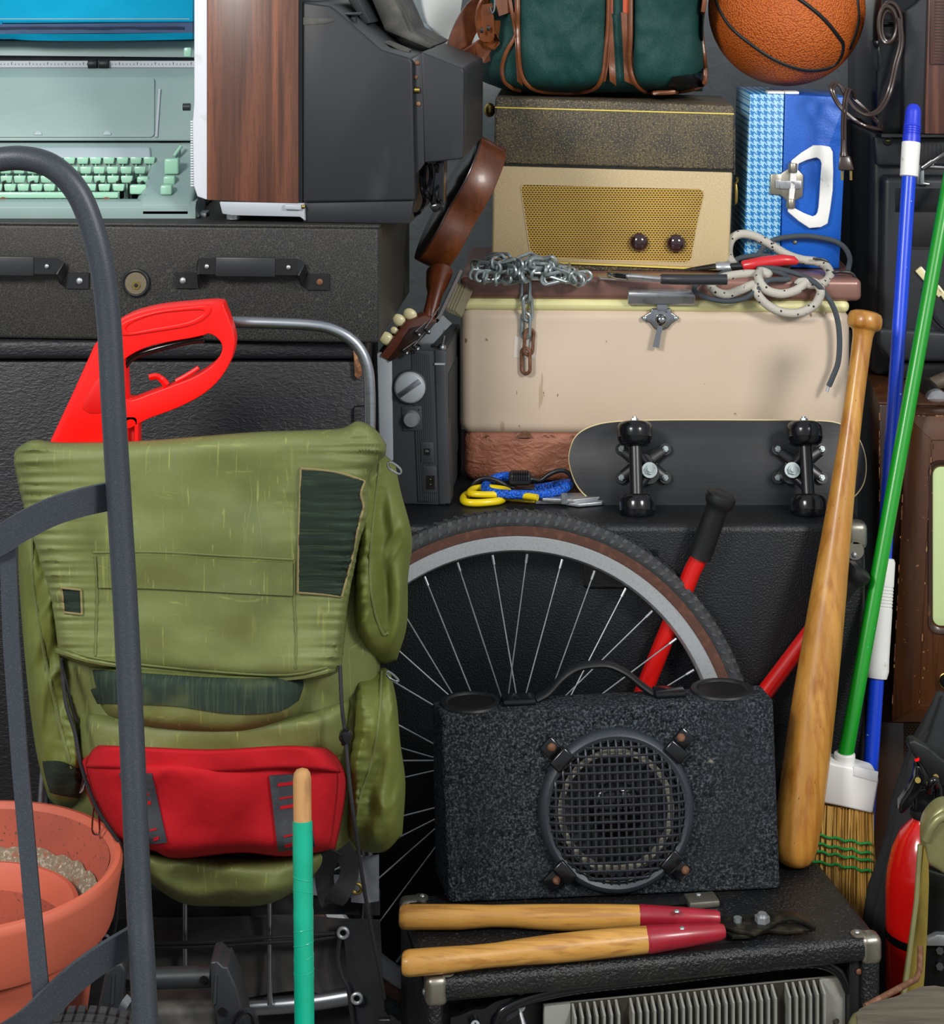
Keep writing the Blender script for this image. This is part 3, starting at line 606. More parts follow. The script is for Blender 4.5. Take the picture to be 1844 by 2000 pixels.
# main sack
bd, kb = puff('sack', [(78, 880), (400, 860), (735, 880)], [(165, 1690), (330, 1700), (560, 1700), (700, 1660)], [(78, 880), (60, 1200), (100, 1450), (165, 1690)], [(735, 880), (742, 1200), (738, 1400), (700, 1660)], Yb, .10, O, 70, 90, wr=.012, sc=70, seed=1)
hem, kh = puff('sack_bottom', [(226, 1640), (330, 1660), (480, 1668), (600, 1660), (656, 1640)], [(262, 1700), (350, 1762), (440, 1770), (530, 1764), (620, 1712)], [(226, 1640), (238, 1675), (262, 1700)], [(656, 1640), (645, 1680), (620, 1712)], Yb-.0, .14, O, 60, 30, p=3.5, wr=.034, sc=80, seed=2, parent=bd)
band, k3 = puff('lower_band', [(150, 1385), (330, 1395), (580, 1390), (690, 1360)], [(165, 1500), (330, 1510), (560, 1500), (676, 1480)], [(150, 1385), (150, 1500)], [(690, 1360), (682, 1430), (676, 1480)], Yb-.06, .075, O, 60, 24, wr=.010, sc=80, seed=3, parent=bd)
pok, k4 = puff('front_pocket', [(165, 1292), (300, 1302), (470, 1310), (600, 1316)], [(205, 1400), (300, 1428), (450, 1440), (560, 1412), (588, 1395)], [(165, 1292), (176, 1345), (205, 1400)], [(600, 1316), (604, 1350), (588, 1395)], Yb-.07, .085, O, 60, 30, p=5, wr=.01, sc=60, seed=4)
patch(k4, 'dark_panel', [(168, 1308), (300, 1318), (450, 1326), (592, 1326)], [(190, 1375), (330, 1378), (450, 1394), (545, 1390), (584, 1368)], [(168, 1308), (176, 1345), (190, 1375)], [(592, 1326), (592, 1345), (584, 1368)], M['denim'], .003, .004, 30, 8, label='faded dark green denim panel')
# red pouch
G_l = [(160, 1480), (156, 1498), (172, 1560), (205, 1620), (240, 1660)]; G_r = [(668, 1490), (678, 1520), (674, 1570), (662, 1630), (655, 1660)]
rp, kr = puff('red_pouch', [(160, 1480), (200, 1470), (420, 1474), (600, 1470), (668, 1490)], [(240, 1660), (300, 1664), (345, 1680), (470, 1668), (560, 1676), (655, 1660)], G_l, G_r, Yb-.05, .15, M['red_cloth'], 80, 50, p=9, wr=.020, sc=110, seed=5, label='red canvas pouch')
fl, kf = puff('pouch_flap', [(190, 1454), (300, 1458), (420, 1462), (560, 1455), (640, 1460)], [(158, 1500), (200, 1504), (320, 1514), (450, 1512), (560, 1505), (676, 1512)], [(190, 1454), (175, 1468), (158, 1500)], [(640, 1460), (660, 1480), (676, 1512)], Yb-.08, .126, M['red_cloth'], 60, 16, p=14, wr=.006, sc=80, seed=6, parent=rp)
for pts in ([(232, 1512), (296, 1512), (326, 1646), (290, 1650)], [(526, 1516), (590, 1512), (616, 1654), (543, 1664)]):
    (a, c, d, e) = pts
    o_ = [a, ((a[0]+c[0])/2, a[1]), c, ((c[0]+d[0])/2, (c[1]+d[1])/2), d, ((d[0]+e[0])/2, d[1]+2), e, ((a[0]+e[0])/2, (a[1]+e[1])/2)]
    pp = patch(kr, 'lash_patch', [a, c], [e, d], [a, e], [c, d], M['grey_leather'], .004, .003, 8, 14, rp, 'dark grey leather lash patch')
    for v in (.12, .30, .42, .80, .93):
        q = [(a[0]+(e[0]-a[0])*v+14, a[1]+(e[1]-a[1])*v), (c[0]+(d[0]-c[0])*v-14, c[1]+(d[1]-c[1])*v)]
        hh = 6 if v in (.42, .93, .12) else 3
        G = coons([(q[0][0], q[0][1]-hh/2), (q[1][0], q[1][1]-hh/2)], [(q[0][0], q[0][1]+hh/2), (q[1][0], q[1][1]+hh/2)], [(q[0][0], q[0][1]-hh/2), (q[0][0], q[0][1]+hh/2)], [(q[1][0], q[1][1]-hh/2), (q[1][0], q[1][1]+hh/2)], 4, 1)
        t.part('lash_slot', B().sheet([[on(kr, z_.x, z_.y, .0052) for z_ in r] for r in G], (0, .002, 0)), M['red_cloth'], pp)
# side pockets
pr1, kp = puff('side_pocket', [(690, 905), (720, 888), (745, 885), (772, 905)], [(686, 1225), (700, 1262), (740, 1296), (775, 1290)], [(690, 905), (694, 1000), (690, 1120), (686, 1225)], [(772, 905), (783, 960), (805, 1050), (797, 1130), (795, 1220), (775, 1290)], Yb+.03, .12, OS, 50, 100, wr=.032, sc=55, cw=.8, p=6, seed=7, st=(1.5, .55), gather=(('l', .008, .2),))
seam(kp, [(742, 905), (735, 960), (726, 1040), (722, 1110), (728, 1180), (746, 1235), (758, 1236)], M['olive_seam'], .0022, .001, parent=pr1)
t.part('zip_pull', B().tube(cr([t.W(x, y, -.40) for x, y in ((758, 905), (766, 904), (781, 915), (783, 924), (776, 925), (760, 915))], 3, True), .0016, 6, True), M['chrome'], pr1)
pr2, kq = puff('side_pocket', [(690, 1312), (720, 1312), (748, 1304), (762, 1310)], [(672, 1640), (700, 1660), (750, 1664), (786, 1630)], [(690, 1312), (688, 1400), (676, 1500), (672, 1640)], [(762, 1310), (775, 1370), (782, 1450), (792, 1530), (786, 1630)], Yb+.03, .12, OS, 50, 100, wr=.030, sc=55, cw=.8, p=6, seed=8, st=(1.5, .6), gather=(('l', .008, .2),))
seam(kq, [(745, 1312), (742, 1380), (735, 1440), (722, 1500), (705, 1550), (696, 1600)], M['olive_seam'], .0022, .001, parent=pr2)
t.part('zip_pull', B().tube(cr([t.W(x, y, -.41) for x, y in ((756, 1312), (766, 1316), (778, 1328), (774, 1331), (758, 1322))], 3, True), .0015, 6, True), M['chrome'], pr2)
pl, kl = puff('side_pocket', [(36, 1000), (60, 990), (90, 1010), (108, 1100)], [(95, 1560), (120, 1582), (150, 1583), (166, 1566)], [(36, 1000), (36, 1120), (50, 1300), (66, 1440), (80, 1510), (95, 1560)], [(108, 1100), (125, 1280), (150, 1400), (160, 1480), (166, 1566)], Yb+.02, .12, OS, 50, 110, wr=.028, sc=55, cw=.8, p=6, seed=9, st=(1.5, .55), gather=(('r', .008, .2),))
seam(kl, [(62, 1020), (64, 1120), (78, 1230), (98, 1330), (118, 1420), (140, 1500)], M['olive_seam'], .0022, .001, parent=pl)
patch(kl, 'dark_patch', [(77, 1487), (120, 1488), (158, 1505)], [(94, 1548), (130, 1556), (158, 1560)], [(77, 1487), (82, 1515), (94, 1548)], [(158, 1505), (160, 1530), (158, 1560)], M['patch'], .002, .003, parent=pl)
# top flap
FT = [(30, 878), (50, 864), (72, 858), (120, 864), (270, 861), (400, 851), (505, 843), (600, 840), (668, 836), (700, 822), (733, 838), (755, 868)]
FB = [(114, 1280), (180, 1304), (270, 1311), (400, 1323), (500, 1330), (580, 1331), (640, 1322), (667, 1308)]
FL = [(30, 878), (27, 900), (34, 940), (46, 990), (60, 1040), (76, 1100), (92, 1150), (102, 1200), (108, 1240), (114, 1280)]
FR = [(755, 868), (752, 890), (735, 905), (720, 940), (722, 1000), (704, 1060), (694, 1110), (682, 1175), (673, 1250), (667, 1308)]
fl, kk = puff('top_flap', FT, FB, FL, FR, Yb-.085, .062, O, 140, 130, p=26, wr=.013, sc=110, cw=.45, gather=(('l', .006, .33), ('r', .006, .30)), seed=10)
patch(kk, 'dark_patch', [(588, 915), (625, 918), (670, 925), (712, 940)], [(582, 1157), (625, 1160), (668, 1165)], [(588, 915), (584, 1040), (582, 1157)], [(712, 940), (705, 965), (710, 990), (702, 1020), (690, 1080), (680, 1120), (668, 1165)], M['patch'], .0042, .003, 50, 70, parent=fl, label='large dark green cloth patch')
seam(kk, [(112, 1270), (200, 1294), (400, 1316), (560, 1324), (662, 1304)], O, .0035, .001, 'flap_hem', fl)
seam(kk, [(588, 915), (625, 918), (670, 925), (712, 940)], M['stitch'], .0018, .003, 'patch_stitching', fl)
seam(kk, [(712, 940), (705, 965), (710, 990), (702, 1020), (690, 1080), (680, 1120), (668, 1165)], M['stitch'], .0016, .0055, 'patch_stitching', fl)
seam(kk, [(582, 1157), (625, 1160), (668, 1165)], M['stitch'], .0018, .003, 'patch_stitching', fl)
seam(kk, [(588, 915), (584, 1040), (582, 1157)], M['stitch'], .0016, .003, 'patch_stitching', fl)
patch(kk, 'dark_patch', [(120, 1148), (158, 1152)], [(125, 1196), (160, 1200)], [(120, 1148), (125, 1196)], [(158, 1152), (160, 1200)], M['patch'], .002, .003, 8, 8, fl, 'small square dark green cloth patch')
for a, c in (((120, 1148), (158, 1152)), ((158, 1152), (160, 1200)), ((160, 1200), (125, 1196)), ((125, 1196), (120, 1148))): seam(kk, [a, c], M['stitch'], .0015, .003, 'patch_stitching', fl)
for pts in ([(182, 1079), (300, 1078), (450, 1086), (574, 1093)], [(186, 1085), (190, 1150), (188, 1220), (186, 1300)], [(575, 1093), (574, 1160), (578, 1240), (578, 1326)], [(112, 1262), (200, 1288), (400, 1310), (560, 1318), (660, 1298)]):
    seam(kk, pts, M['olive_seam'], .0014, .0006, parent=fl)
patch(kk, 'zip_flap', [(192, 1086), (300, 1086), (450, 1094), (572, 1100)], [(192, 1148), (300, 1150), (450, 1158), (572, 1164)], [(192, 1086), (192, 1148)], [(572, 1100), (572, 1164)], O, .004, .004, 30, 8, parent=fl)
# cords, straps and zips
def cord(pts, ys, r=.0022, m='cord_black', name='drawcord', n=6):
    ys = ys if isinstance(ys, (list, tuple)) else [ys]*len(pts)
    return t.part(name, B().tube(cr([t.W(x, y, Y) for (x, y), Y in zip(pts, ys)], n), r, 8), M[m])
cord([(664, 1300), (668, 1380), (674, 1430), (680, 1500), (690, 1590), (700, 1660), (712, 1740), (726, 1820), (742, 1900), (750, 1950)], [-.40, -.42, -.425, -.44, -.45, -.44, -.42, -.40, -.38, -.36], .0026)
tg = t.W(675, 1438, -.43)
t.part('cord_toggle', B().cyl(tg-V((0, .006, 0)), tg+V((0, .01, 0)), .0085, n=18, bv=.002).cyl(tg-V((0, -.004, .012)), tg+V((0, .004, 0)), .006), M['gloss_black'])
cord([(120, 1285), (128, 1370), (146, 1430), (160, 1500), (190, 1580), (236, 1650), (262, 1700)], [-.38, -.40, -.41, -.42, -.43, -.44, -.42], .0026)
cord([(120, 1290), (140, 1380), (150, 1410)], -.39, .0018)
cord([(232, 1720), (228, 1790), (222, 1830)], -.36, .0022)
for (x, y), (x2, y2) in (((186, 1572), (194, 1630)), ((166, 1515), (162, 1548))):
    t.part('zip_pull', B().tube(cr([t.W(a, b_, -.42) for a, b_ in ((x-2, y), (x-6, y2-10), (x2-6, y2), (x2+1, y2-8), (x+3, y))], 3, True), .0013, 6, True), M['chrome'])
# fabric bands behind
def band_(name, top, bot, Y, m, th=.006, wr=.008, seed=0, n=40):
    G = coons(top, bot, [top[0], bot[0]], [top[-1], bot[-1]], n, 14)
    g = [[t.W(q.x, q.y, Y+wr*fbm(q.x/50+seed, q.y/70)) for q in r] for r in G]
    return t.part(name, B().sheet(g, (0, th, 0)), m, ang=60)
bb = band_('back_band', [(190, 1795), (400, 1795), (560, 1790), (660, 1797), (740, 1800)], [(190, 1960), (400, 1960), (600, 1935), (700, 1985), (740, 2010)], fb-.018, M['dusty_cloth'], seed=4)
band_('band_end', [(668, 1802), (700, 1798), (742, 1800)], [(690, 1990), (720, 2020), (754, 2030)], fb-.045, M['black_cloth'], seed=6, n=10, wr=.004)
band_('band_end', [(150, 1800), (200, 1800), (232, 1800)], [(150, 2020), (190, 2020), (228, 2010)], fb-.045, M['black_cloth'], seed=8, n=10, wr=.004)
band_('upper_band', [(250, 1735), (420, 1745), (620, 1745), (742, 1740)], [(250, 1790), (420, 1792), (620, 1786), (742, 1788)], fb-.004, M['black_cloth'], seed=7)
band_('lower_strap', [(200, 1985), (400, 1990), (600, 1975), (700, 1965)], [(200, 2060), (400, 2060), (600, 2060), (700, 2060)], fb+.01, M['black_cloth'], seed=9)
band_('mesh_strap', [(684, 1676), (712, 1676), (740, 1672)], [(686, 1762), (712, 1764), (740, 1760)], fb-.035, M['mesh_band'], seed=2, n=8)
band_('mesh_strap', [(600, 1712), (640, 1712), (686, 1712)], [(600, 1748), (640, 1750), (686, 1754)], fb-.02, M['mesh_band'], seed=3, n=8)
for x, y, Y, mm, rr in ((697, 1735, fb-.045, 'brass', .0085), (670, 1822, fb-.052, 'steel', .0085), (697, 1950, fb-.052, 'steel', .0085), (205, 1835, fb-.052, 'steel', .0075)):
    c = t.W(x, y, Y); t.part('grommet', B().tube([c+V((math.cos(a)*rr*.78, 0, math.sin(a)*rr*.78)) for a in [2*PI*k/20 for k in range(20)]], rr*.3, 8, True), M[mm])
cord([(664, 1822), (600, 1826), (500, 1832), (400, 1840), (300, 1842), (215, 1840)], fb-.048, .0028); cord([(664, 1828), (600, 1836), (500, 1842), (400, 1848), (300, 1849), (215, 1842)], fb-.046, .0028)
cord([(664, 1826), (660, 1870), (668, 1905), (680, 1930), (686, 1965), (690, 2000)], fb-.05, .0035)
t.part('webbing_loop', B().strap(cr([t.W(x, y, Y) for x, y, Y in ((650, 1660, -.36), (636, 1690, -.35), (634, 1720, -.35), (640, 1750, -.36), (650, 1762, -.37), (668, 1740, -.38), (682, 1710, -.37), (680, 1680, -.36), (668, 1655, -.35))], 5), .026, .002, (1, -.3, .15)), M['black_cloth'])
t.part('strap_buckle', B().box(t.W(742, 1985, -.30)-V((.002, .004, .004)), t.W(762, 2000, -.30)+V((0, .004, .008)), .002), M['chrome'])
# ================================================================= HAND TRUCK, POTS, STICK, CLAMP
t = T('hand_truck', 'dark grey steel hand truck with a bent tube frame and flat bars in the foreground', 'hand truck', (-.80, -.93, 0))
hp = [(-190, 520, -.93), (-170, 440, -.93), (-120, 365, -.93), (-60, 328, -.93), (-10, 313, -.93), (45, 309, -.93), (98, 323, -.93), (142, 362, -.93), (172, 420, -.93), (197, 510, -.93), (212, 620, -.93), (222, 800, -.935), (234, 1000, -.94), (246, 1200, -.95), (258, 1450, -.97), (271, 1750, -1.0), (284, 2000, -1.03)]
pt = [P(*p) for p in hp]; e_ = pt[-1]; d_ = (pt[-1]-pt[-3]).normalized(); k_ = (e_.z-.02)/-d_.z; pt.append(e_+d_*k_)
t.part('frame_tube', B().tube([t.w(q) for q in cr(pt, 8)], .0128, 20), M['truck'])
a_ = pt[0]; dl = V((-.02, -.1, 0)); pl_ = [a_, V((a_.x-.02, a_.y-.04, .7)), V((a_.x-.035, -1.1, .02))]
t.part('frame_tube', B().tube([t.w(q) for q in cr(pl_, 8)], .0128, 20), M['truck'])
def vbar(pts, w_, name='flat_bar'): return t.part(name, B().strap([t.W(*p) for p in pts], w_, .005, (1, 0, 0)), M['truck'])
vp = [(14, 1020, -.955), (22, 1250, -.965), (40, 1500, -.98), (62, 1750, -1.0), (86, 2000, -1.03), (112, 2270, -1.06), (150, 2700, -1.10), (175, 3050, -1.13)]
vbar(vp, .0165, 'upright_bar')
def cbar(pts): return t.part('cross_bar', B().strap(cr([t.W(*p) for p in pts], 6), .029, .005, (0, 0, 1)), M['truck'])
cbar([(214, 969, -.925), (160, 981, -.945), (100, 1000, -.96), (40, 1030, -.965), (-20, 1065, -.965), (-120, 1090, -.955), (-200, 1085, -.945)])
cbar([(258, 1836, -.99), (205, 1868, -1.01), (150, 1908, -1.025), (100, 1955, -1.035), (40, 2010, -1.04), (-60, 2060, -1.03), (-200, 2080, -1.01)])
ex = pt[-1].x
t.part('toe_plate', B().box(t.w((-1.18, -1.20, 0.004)), t.w((ex+.03, -1.02, .012)), .002), M['truck'])
ax_ = t.part('axle', B().cyl(t.w((-1.20, -.93, .075)), t.w((ex+.06, -.93, .075)), .008), M['steel'])
for x in (-1.19, ex+.05): t.part('wheel', B().lathe([(.02, -.02), (.05, -.02), (.072, -.018), (.075, -.008), (.075, .008), (.072, .018), (.05, .02), (.02, .02)], 32, AT(t.w((x, -.93, .075))) @ Matrix.Rotation(PI/2, 4, 'Y')), M['rubber'])
# pots
PC = (-.631, -.50)
t = T('plant_pot', 'large terracotta plant pot with a thick rim, dirt crusted inside', 'plant pot', (PC[0], PC[1], 0))
zr = ZC-1745*2.5/F
t.part('wall', B().lathe([(.02, 0), (.105, 0), (.112, .01), (.163, zr-.075), (.169, zr-.072)], 64, cap=False).lathe([(.158, zr-.075), (.104, .02), (.02, .02)], 64, cap=False), M['terracotta'])
t.part('rim', B().lathe([(.158, zr-.080), (.178, zr-.078), (.181, zr-.070), (.1905, zr-.012), (.191, zr-.006), (.188, zr), (.182, zr+.001), (.176, zr-.004), (.170, zr-.03), (.162, zr-.075)], 96, cap=False), M['terracotta'])
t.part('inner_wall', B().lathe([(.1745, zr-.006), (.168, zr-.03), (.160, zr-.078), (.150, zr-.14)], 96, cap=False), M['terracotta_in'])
zi = P(0, 1679, -.36).z
b = B(); n = 96; g = []
for j in range(6):
    r = .132+.03*j/5; row = []
    for k in range(n+1):
        a = 2*PI*(k % n)/n; row.append(V((r*math.cos(a), r*math.sin(a), zi-.022+.03*(j/5)**1.5+.006*noise.noise(V((math.cos(a)*9, math.sin(a)*9, j*.6))))))
    g.append(row)
b.sheet(g, (0, 0, -.02)); t.part('dirt_ring', b, M['dirt'], kind='stuff')
t = T('plant_pot', 'smaller terracotta pot nested inside the large one, soot marks on its inner wall', 'plant pot', (PC[0], PC[1], .03))
z1 = zi-.03
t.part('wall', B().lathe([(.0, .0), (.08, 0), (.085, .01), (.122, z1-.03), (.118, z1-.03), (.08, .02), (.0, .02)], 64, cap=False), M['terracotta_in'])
t.part('rim', B().lathe([(.122, z1-.03), (.134, z1-.028), (.138, z1-.006), (.136, z1), (.130, z1+.001), (.125, z1-.006), (.118, z1-.03)], 72, cap=False), M['terracotta'])
# wooden stick wrapped with teal tape
t = T('taped_stick', 'upright round wooden stick wrapped in teal tape with a bare wood tip', 'stick', V((P(600, 1990, -.60).x, -.66, 0)))
tp = P(590, 1511, -.545); bt = V((P(601, 1990, -.60).x+.004, -.655, 0)); dr = (tp-bt).normalized(); Ls = (tp-bt).length
Mq = (V((0, 0, 1)).rotation_difference(dr)).to_matrix().to_4x4(); Mq = AT(t.w(bt)) @ Mq
s1 = Ls-.055
t.part('wood_core', B().lathe([(.0, 0), (.0112, .001), (.0112, Ls-.006), (.010, Ls+.001), (.007, Ls+.005), (.0, Ls+.007)], 24, Mq, cap=False), M['raw_wood'])
pr_ = [(.0119, .002)]; z = .01
while z < s1: pr_.append((.0119+random.choice((0, 0, .0002, .0005)), z)); z += random.uniform(.006, .02)
pr_ += [(.0121, s1), (.0112, s1+.0005)]
t.part('tape_wrap', B().lathe(pr_, 28, Mq, cap=False), M['teal_tape'], label='teal plastic tape wrapped round the shaft')
b = B()
for z in (.20, .25, .33, .345, .36, .375, .42, .435): b.tube([Mq @ V((math.cos(a)*.0121, math.sin(a)*.0121, z+s1-.5+.003*math.sin(a+z*40))) for a in [2*PI*k/24 for k in range(24)]], .0006, 5, True)
t.part('tape_ridges', b, M['teal_tape'])
# black cylinder-handled device at the bottom left
t = T('floor_lamp_clamp', 'black plastic carry handle unit with two ribbed side brackets and a round grip bar', 'work light', P(330, 2150, -.60))
z_ = 0
t.part('grip_bar', B().cyl(t.W(232, 1913, -.60), t.W(412, 1907, -.60), .0125, n=24), M['black_plastic'])
for s_, pts in ((0, [(222, 1884), (236, 1880), (246, 1896), (236, 2000), (228, 2160), (180, 2160), (186, 1990), (205, 1900)]), (1, [(410, 1880), (424, 1877), (436, 1890), (444, 1888), (462, 1930), (478, 1990), (490, 2160), (420, 2160), (424, 2000), (412, 1950)])):
    br = t.pr('side_bracket', pts, -.615-t.e.location.y-.62+.62+.0, -.56-t.e.location.y, M['black_plastic'], .004, 3) if False else t.part('side_bracket', B().pri([t.W(x, y, -.625) for x, y in pts], (0, .05, 0), .004, 3), M['black_plastic'])
    x0 = 228 if s_ == 0 else 428
    t.part('bracket_slot', B().pri([t.W(x, y, -.6265) for x, y in ((x0-8, 1905), (x0-4, 1905), (x0-6, 1960), (x0-12, 1965))], (0, .002, 0)), M['steel'] if False else M['radio_dark'], br)
for x, y in ((206, 1982), (434, 1975), (248, 1920), (398, 1913)):
    c = t.W(x, y, -.627 if y > 1950 else -.613); t.part('screw_recess', B().lathe([(.002, 0), (.0045, 0), (.005, .0015)], 14, face(c)), M['socket_black'])
t.part('lower_body', B().pri([t.W(x, y, -.60) for x, y in ((228, 1975), (424, 1968), (430, 2160), (222, 2160))], (0, .06, 0), .008, 3), M['dust_black'])
t.part('bent_wire', B().strap(cr([t.W(x, y, Y) for x, y, Y in ((222, 2080, -.66), (226, 2000, -.66), (240, 1970, -.66), (256, 1948, -.655))], 5), .010, .008, (1, 0, .3)), M['truck'])
t.part('cable', B().tube(cr([t.W(x, y, -.64) for x, y in ((452, 2080), (456, 2010), (470, 1980), (486, 1974), (498, 1990), (502, 2040), (500, 2090))]), .0042, 8), M['gloss_black'])
# ribbed rubber tyre under the pot
t = T('spare_wheel', 'small black rubber wheel with ribbed tread at the bottom edge beside the terracotta pot', 'wheel', V((P(155, 2000, -.78).x, -.78, 0)))
R_ = P(155, 1986, -.78).z/2
t.part('tyre', B().lathe([(R_*.55, -.03), (R_*.8, -.036), (R_*.97, -.026), (R_-.003, -.01), (R_-.003, .01), (R_*.97, .026), (R_*.8, .036), (R_*.55, .03)], 64, AT((0, 0, R_)) @ AX), M['tyre'])
b = B()
for k in range(110):
    a = 2*PI*k/110
    for y in (-.018, 0, .018): b.box((-.004, y-.007, R_-.006), (.004, y+.007, R_), .0, 1, AT((0, 0, R_)) @ Matrix.Rotation(a+y*3, 4, 'Y'))
t.part('tread', b, M['tyre'])
# ================================================================= MIDDLE: CABINET, WHEEL, BOLT CUTTER
YC = .12; zc_ = P(900, 1025, YC).z; xr = P(1692, 1100, YC).x
t = T('speaker_cabinet', 'tall black textured speaker cabinet with metal corners behind the bicycle wheel', 'speaker cabinet', (-.155, YC, 0))
t.part('body', B().box((0, 0, .004), (xr+.155, .66, zc_), .012, 4), M['cab'])
cw = xr+.155
def corner(sx_):
    b = B(); x = 0 if sx_ < 0 else cw
    b.box((x-.003*(sx_ > 0)-.03*(sx_ > 0) if sx_ > 0 else x-.003, -.003, zc_-.042), (x+.003 if sx_ > 0 else x+.036, .034, zc_+.003), .011, 4)
    return b
t.part('metal_corner', B().box((cw-.032, -.003, zc_-.040), (cw+.003, .030, zc_+.003), .011, 4).lathe([(.014, 0), (.014, .003)], 20, face((cw-.018, 0, zc_-.040))), M['corner'])
t.part('corner_screw', B().sph((cw-.019, -.0045, zc_-.046), .0042, (1, .6, 1), 12), M['steel'])
t.part('metal_corner', B().box((-.003, -.003, zc_-.028), (.032, .030, zc_+.003), .011, 4), M['corner'])
for pts in ([(1146, 1104), (1230, 1104), (1230, 1142), (1146, 1142)], [(1254, 1074), (1286, 1074), (1286, 1098), (1254, 1098)]):
    t.part('tape_patch', B().pri(t.LL(pts, -.0015), (0, .002, 0)), M['tape'])
t.part('handle_plate', B().ring(t.LL(rrect(1140, 1092, 1250, 1150, 8), -.001), t.LL(rrect(1150, 1100, 1240, 1140, 6), -.001), (0, .003, 0), .0005), M['gloss_black'])
# bicycle wheel
R = .380; lean = math.atan2(.075, R); cz = R*math.cos(lean)+.002
t = T('bicycle_wheel', 'spoked bicycle wheel with brown sidewalls leaning on the speaker cabinet', 'wheel', (P(1004, 1499, .005).x, .005, cz), rx=-lean, rz=math.radians(9))
CW = AX
def loop(r, y, n=128): return [V((math.cos(2*PI*k/n)*r, y, math.sin(2*PI*k/n)*r)) for k in range(n)]
t.part('tyre', B().lathe([(R-.027, .012), (R-.02, .0165), (R-.010, .0165), (R-.003, .011), (R-.001, 0), (R-.003, -.011), (R-.010, -.0165), (R-.02, -.0165), (R-.027, -.012)], 160, CW, cap=False), M['tyre'])
t.part('sidewall', B().lathe([(R-.041, -.009), (R-.038, -.0135), (R-.027, -.0160), (R-.024, -.0165), (R-.024, .0165), (R-.038, .0135), (R-.041, .009)], 160, CW, cap=False), M['tyre_brown'])
t.part('rim', B().lathe([(R-.041, -.0125), (R-.039, -.0135), (R-.041, -.0145), (R-.050, -.0135), (R-.060, -.010), (R-.063, -.004), (R-.063, .004), (R-.060, .010), (R-.041, .0145), (R-.039, .0125), (R-.041, .012)], 160, CW, cap=False), M['rim_alu'])
b = B()
for k in range(150):
    a = 2*PI*k/150; Mk = Matrix.Rotation(a, 4, 'Y')
    for s_ in (-1, 1):
        b.pri([Mk @ V(p) for p in ((-.0035, s_*.0178, R-.020), (.002, s_*.0180, R-.018), (.0075, s_*.0148, R-.0045), (.001, s_*.0148, R-.0035))], Mk.to_3x3() @ V((0, -s_*.006, -.001)))
        b.pri([Mk @ V(p) for p in ((.0010, s_*.0140, R-.0035), (.0075, s_*.0140, R-.0035), (.003, s_*.003, R+.0008), (-.002, s_*.003, R+.0008))], Mk.to_3x3() @ V((0, 0, -.004)))
t.part('tread', b, M['tyre'])
hub = t.part('hub', B().cyl((0, -.034, 0), (0, .034, 0), .012).lathe([(.02, -.028), (.02, -.025)], 24, CW).lathe([(.02, .025), (.02, .028)], 24, CW).cyl((0, -.05, 0), (0, .05, 0), .004), M['steel'])
nsp = 36
for k in range(nsp):
    a = math.radians(90)+2*PI*(k+.42)/nsp*1.0; s_ = 1 if k % 2 else -1; da = (1 if (k//2) % 2 else -1)*1.15
    p1 = V((math.cos(a)*(R-.066), s_*.002, math.sin(a)*(R-.066))); p0 = V((math.cos(a+da)*.02, s_*.026, math.sin(a+da)*.02)); d_ = (p0-p1).normalized()
    t.part('spoke', B().tube([p1+d_*.012, p0], .00115, 6).cyl(p1, p1+d_*.014, .0021, n=8), M['steel'])
# bolt cutter handles
t = T('bolt_cutter', 'long red handled bolt cutter with black rubber grips standing between wheel and cabinet', 'bolt cutter', (P(1380, 1500, .08).x, .088, 0))
for nm, pts, rr in (('h1', [(1412, 962, .09), (1366, 1088, .094), (1352, 1116, .095), (1262, 1338, .100), (1228, 1430, .10)], .0165), ('h2', [(1682, 1108, .098), (1622, 1182, .099), (1563, 1261, .10), (1498, 1348, .10), (1430, 1432, .10)], .0155)):
    p = [t.W(*q) for q in pts]; d1 = (p[1]-p[0]).normalized()
    g0 = p[0]; L1 = (p[1]-p[0]).length
    h = t.part('handle', B().tube([p[1]-d1*.04, p[1], p[2], p[3], p[4]], [rr*.8, rr*.8, rr*.82, rr*.86, rr*.85], 20), M['red_paint'])
    t.part('rubber_grip', B().tube([g0, g0+d1*.004, g0+d1*.012, g0+d1*.018, g0+d1*.024, g0+d1*.03, g0+d1*L1], [rr*1.0, rr*1.38, rr*1.45, rr*1.35, rr*1.12, rr*1.05, rr*1.12], 22), M['rubber'], h)
q1 = t.W(1228, 1430, .10); q2 = t.W(1430, 1432, .096)
t.part('jaw', B().tube([q1, (q1+q2)/2+V((-.02, 0, -.12)), V((q1.x+.02, 0, .12)), V((q1.x+.03, 0, .0))], [.014, .018, .016, .006], 14).tube([q2, (q1+q2)/2+V((.0, 0, -.12)), V((q1.x+.03, 0, .12))], [.014, .018, .016], 14), M['black_metal'])
# ================================================================= ON THE CABINET
zk = zc_
t = T('cassette_radio', 'dark grey portable radio standing on end with a big silver dial', 'radio', (P(762, 985, .239).x, .239, zk), rz=-.09)
top = t.L(800, 684, 0).z; wd = t.L(873, 900, 0).x
t.part('body', B().box((0, 0, 0), (wd, .25, top), .004, 3), M['radio_grey'])
t.pr('front_plate', [(736, 690), (765, 684), (768, 900), (742, 905)], -.002, .22, M['silver_paint'], .002, label='pale blue grey front panel')
t.pr('ribbed_panel', [(803, 689), (841, 689), (854, 981), (816, 981)], -.0012, .001, M['radio_dark'], .0003)
b = B()
for k in range(9): b.pri(t.LL([(805+k*4, 692), (807+k*4, 692), (820+k*4, 978), (818+k*4, 978)], -.0018), (0, .001, 0))
t.part('panel_ribs', b, M['radio_grey'])
t.pr('side_strip', [(849, 684), (868, 684), (880, 984), (858, 985)], -.003, .05, M['radio_grey'], .0015)
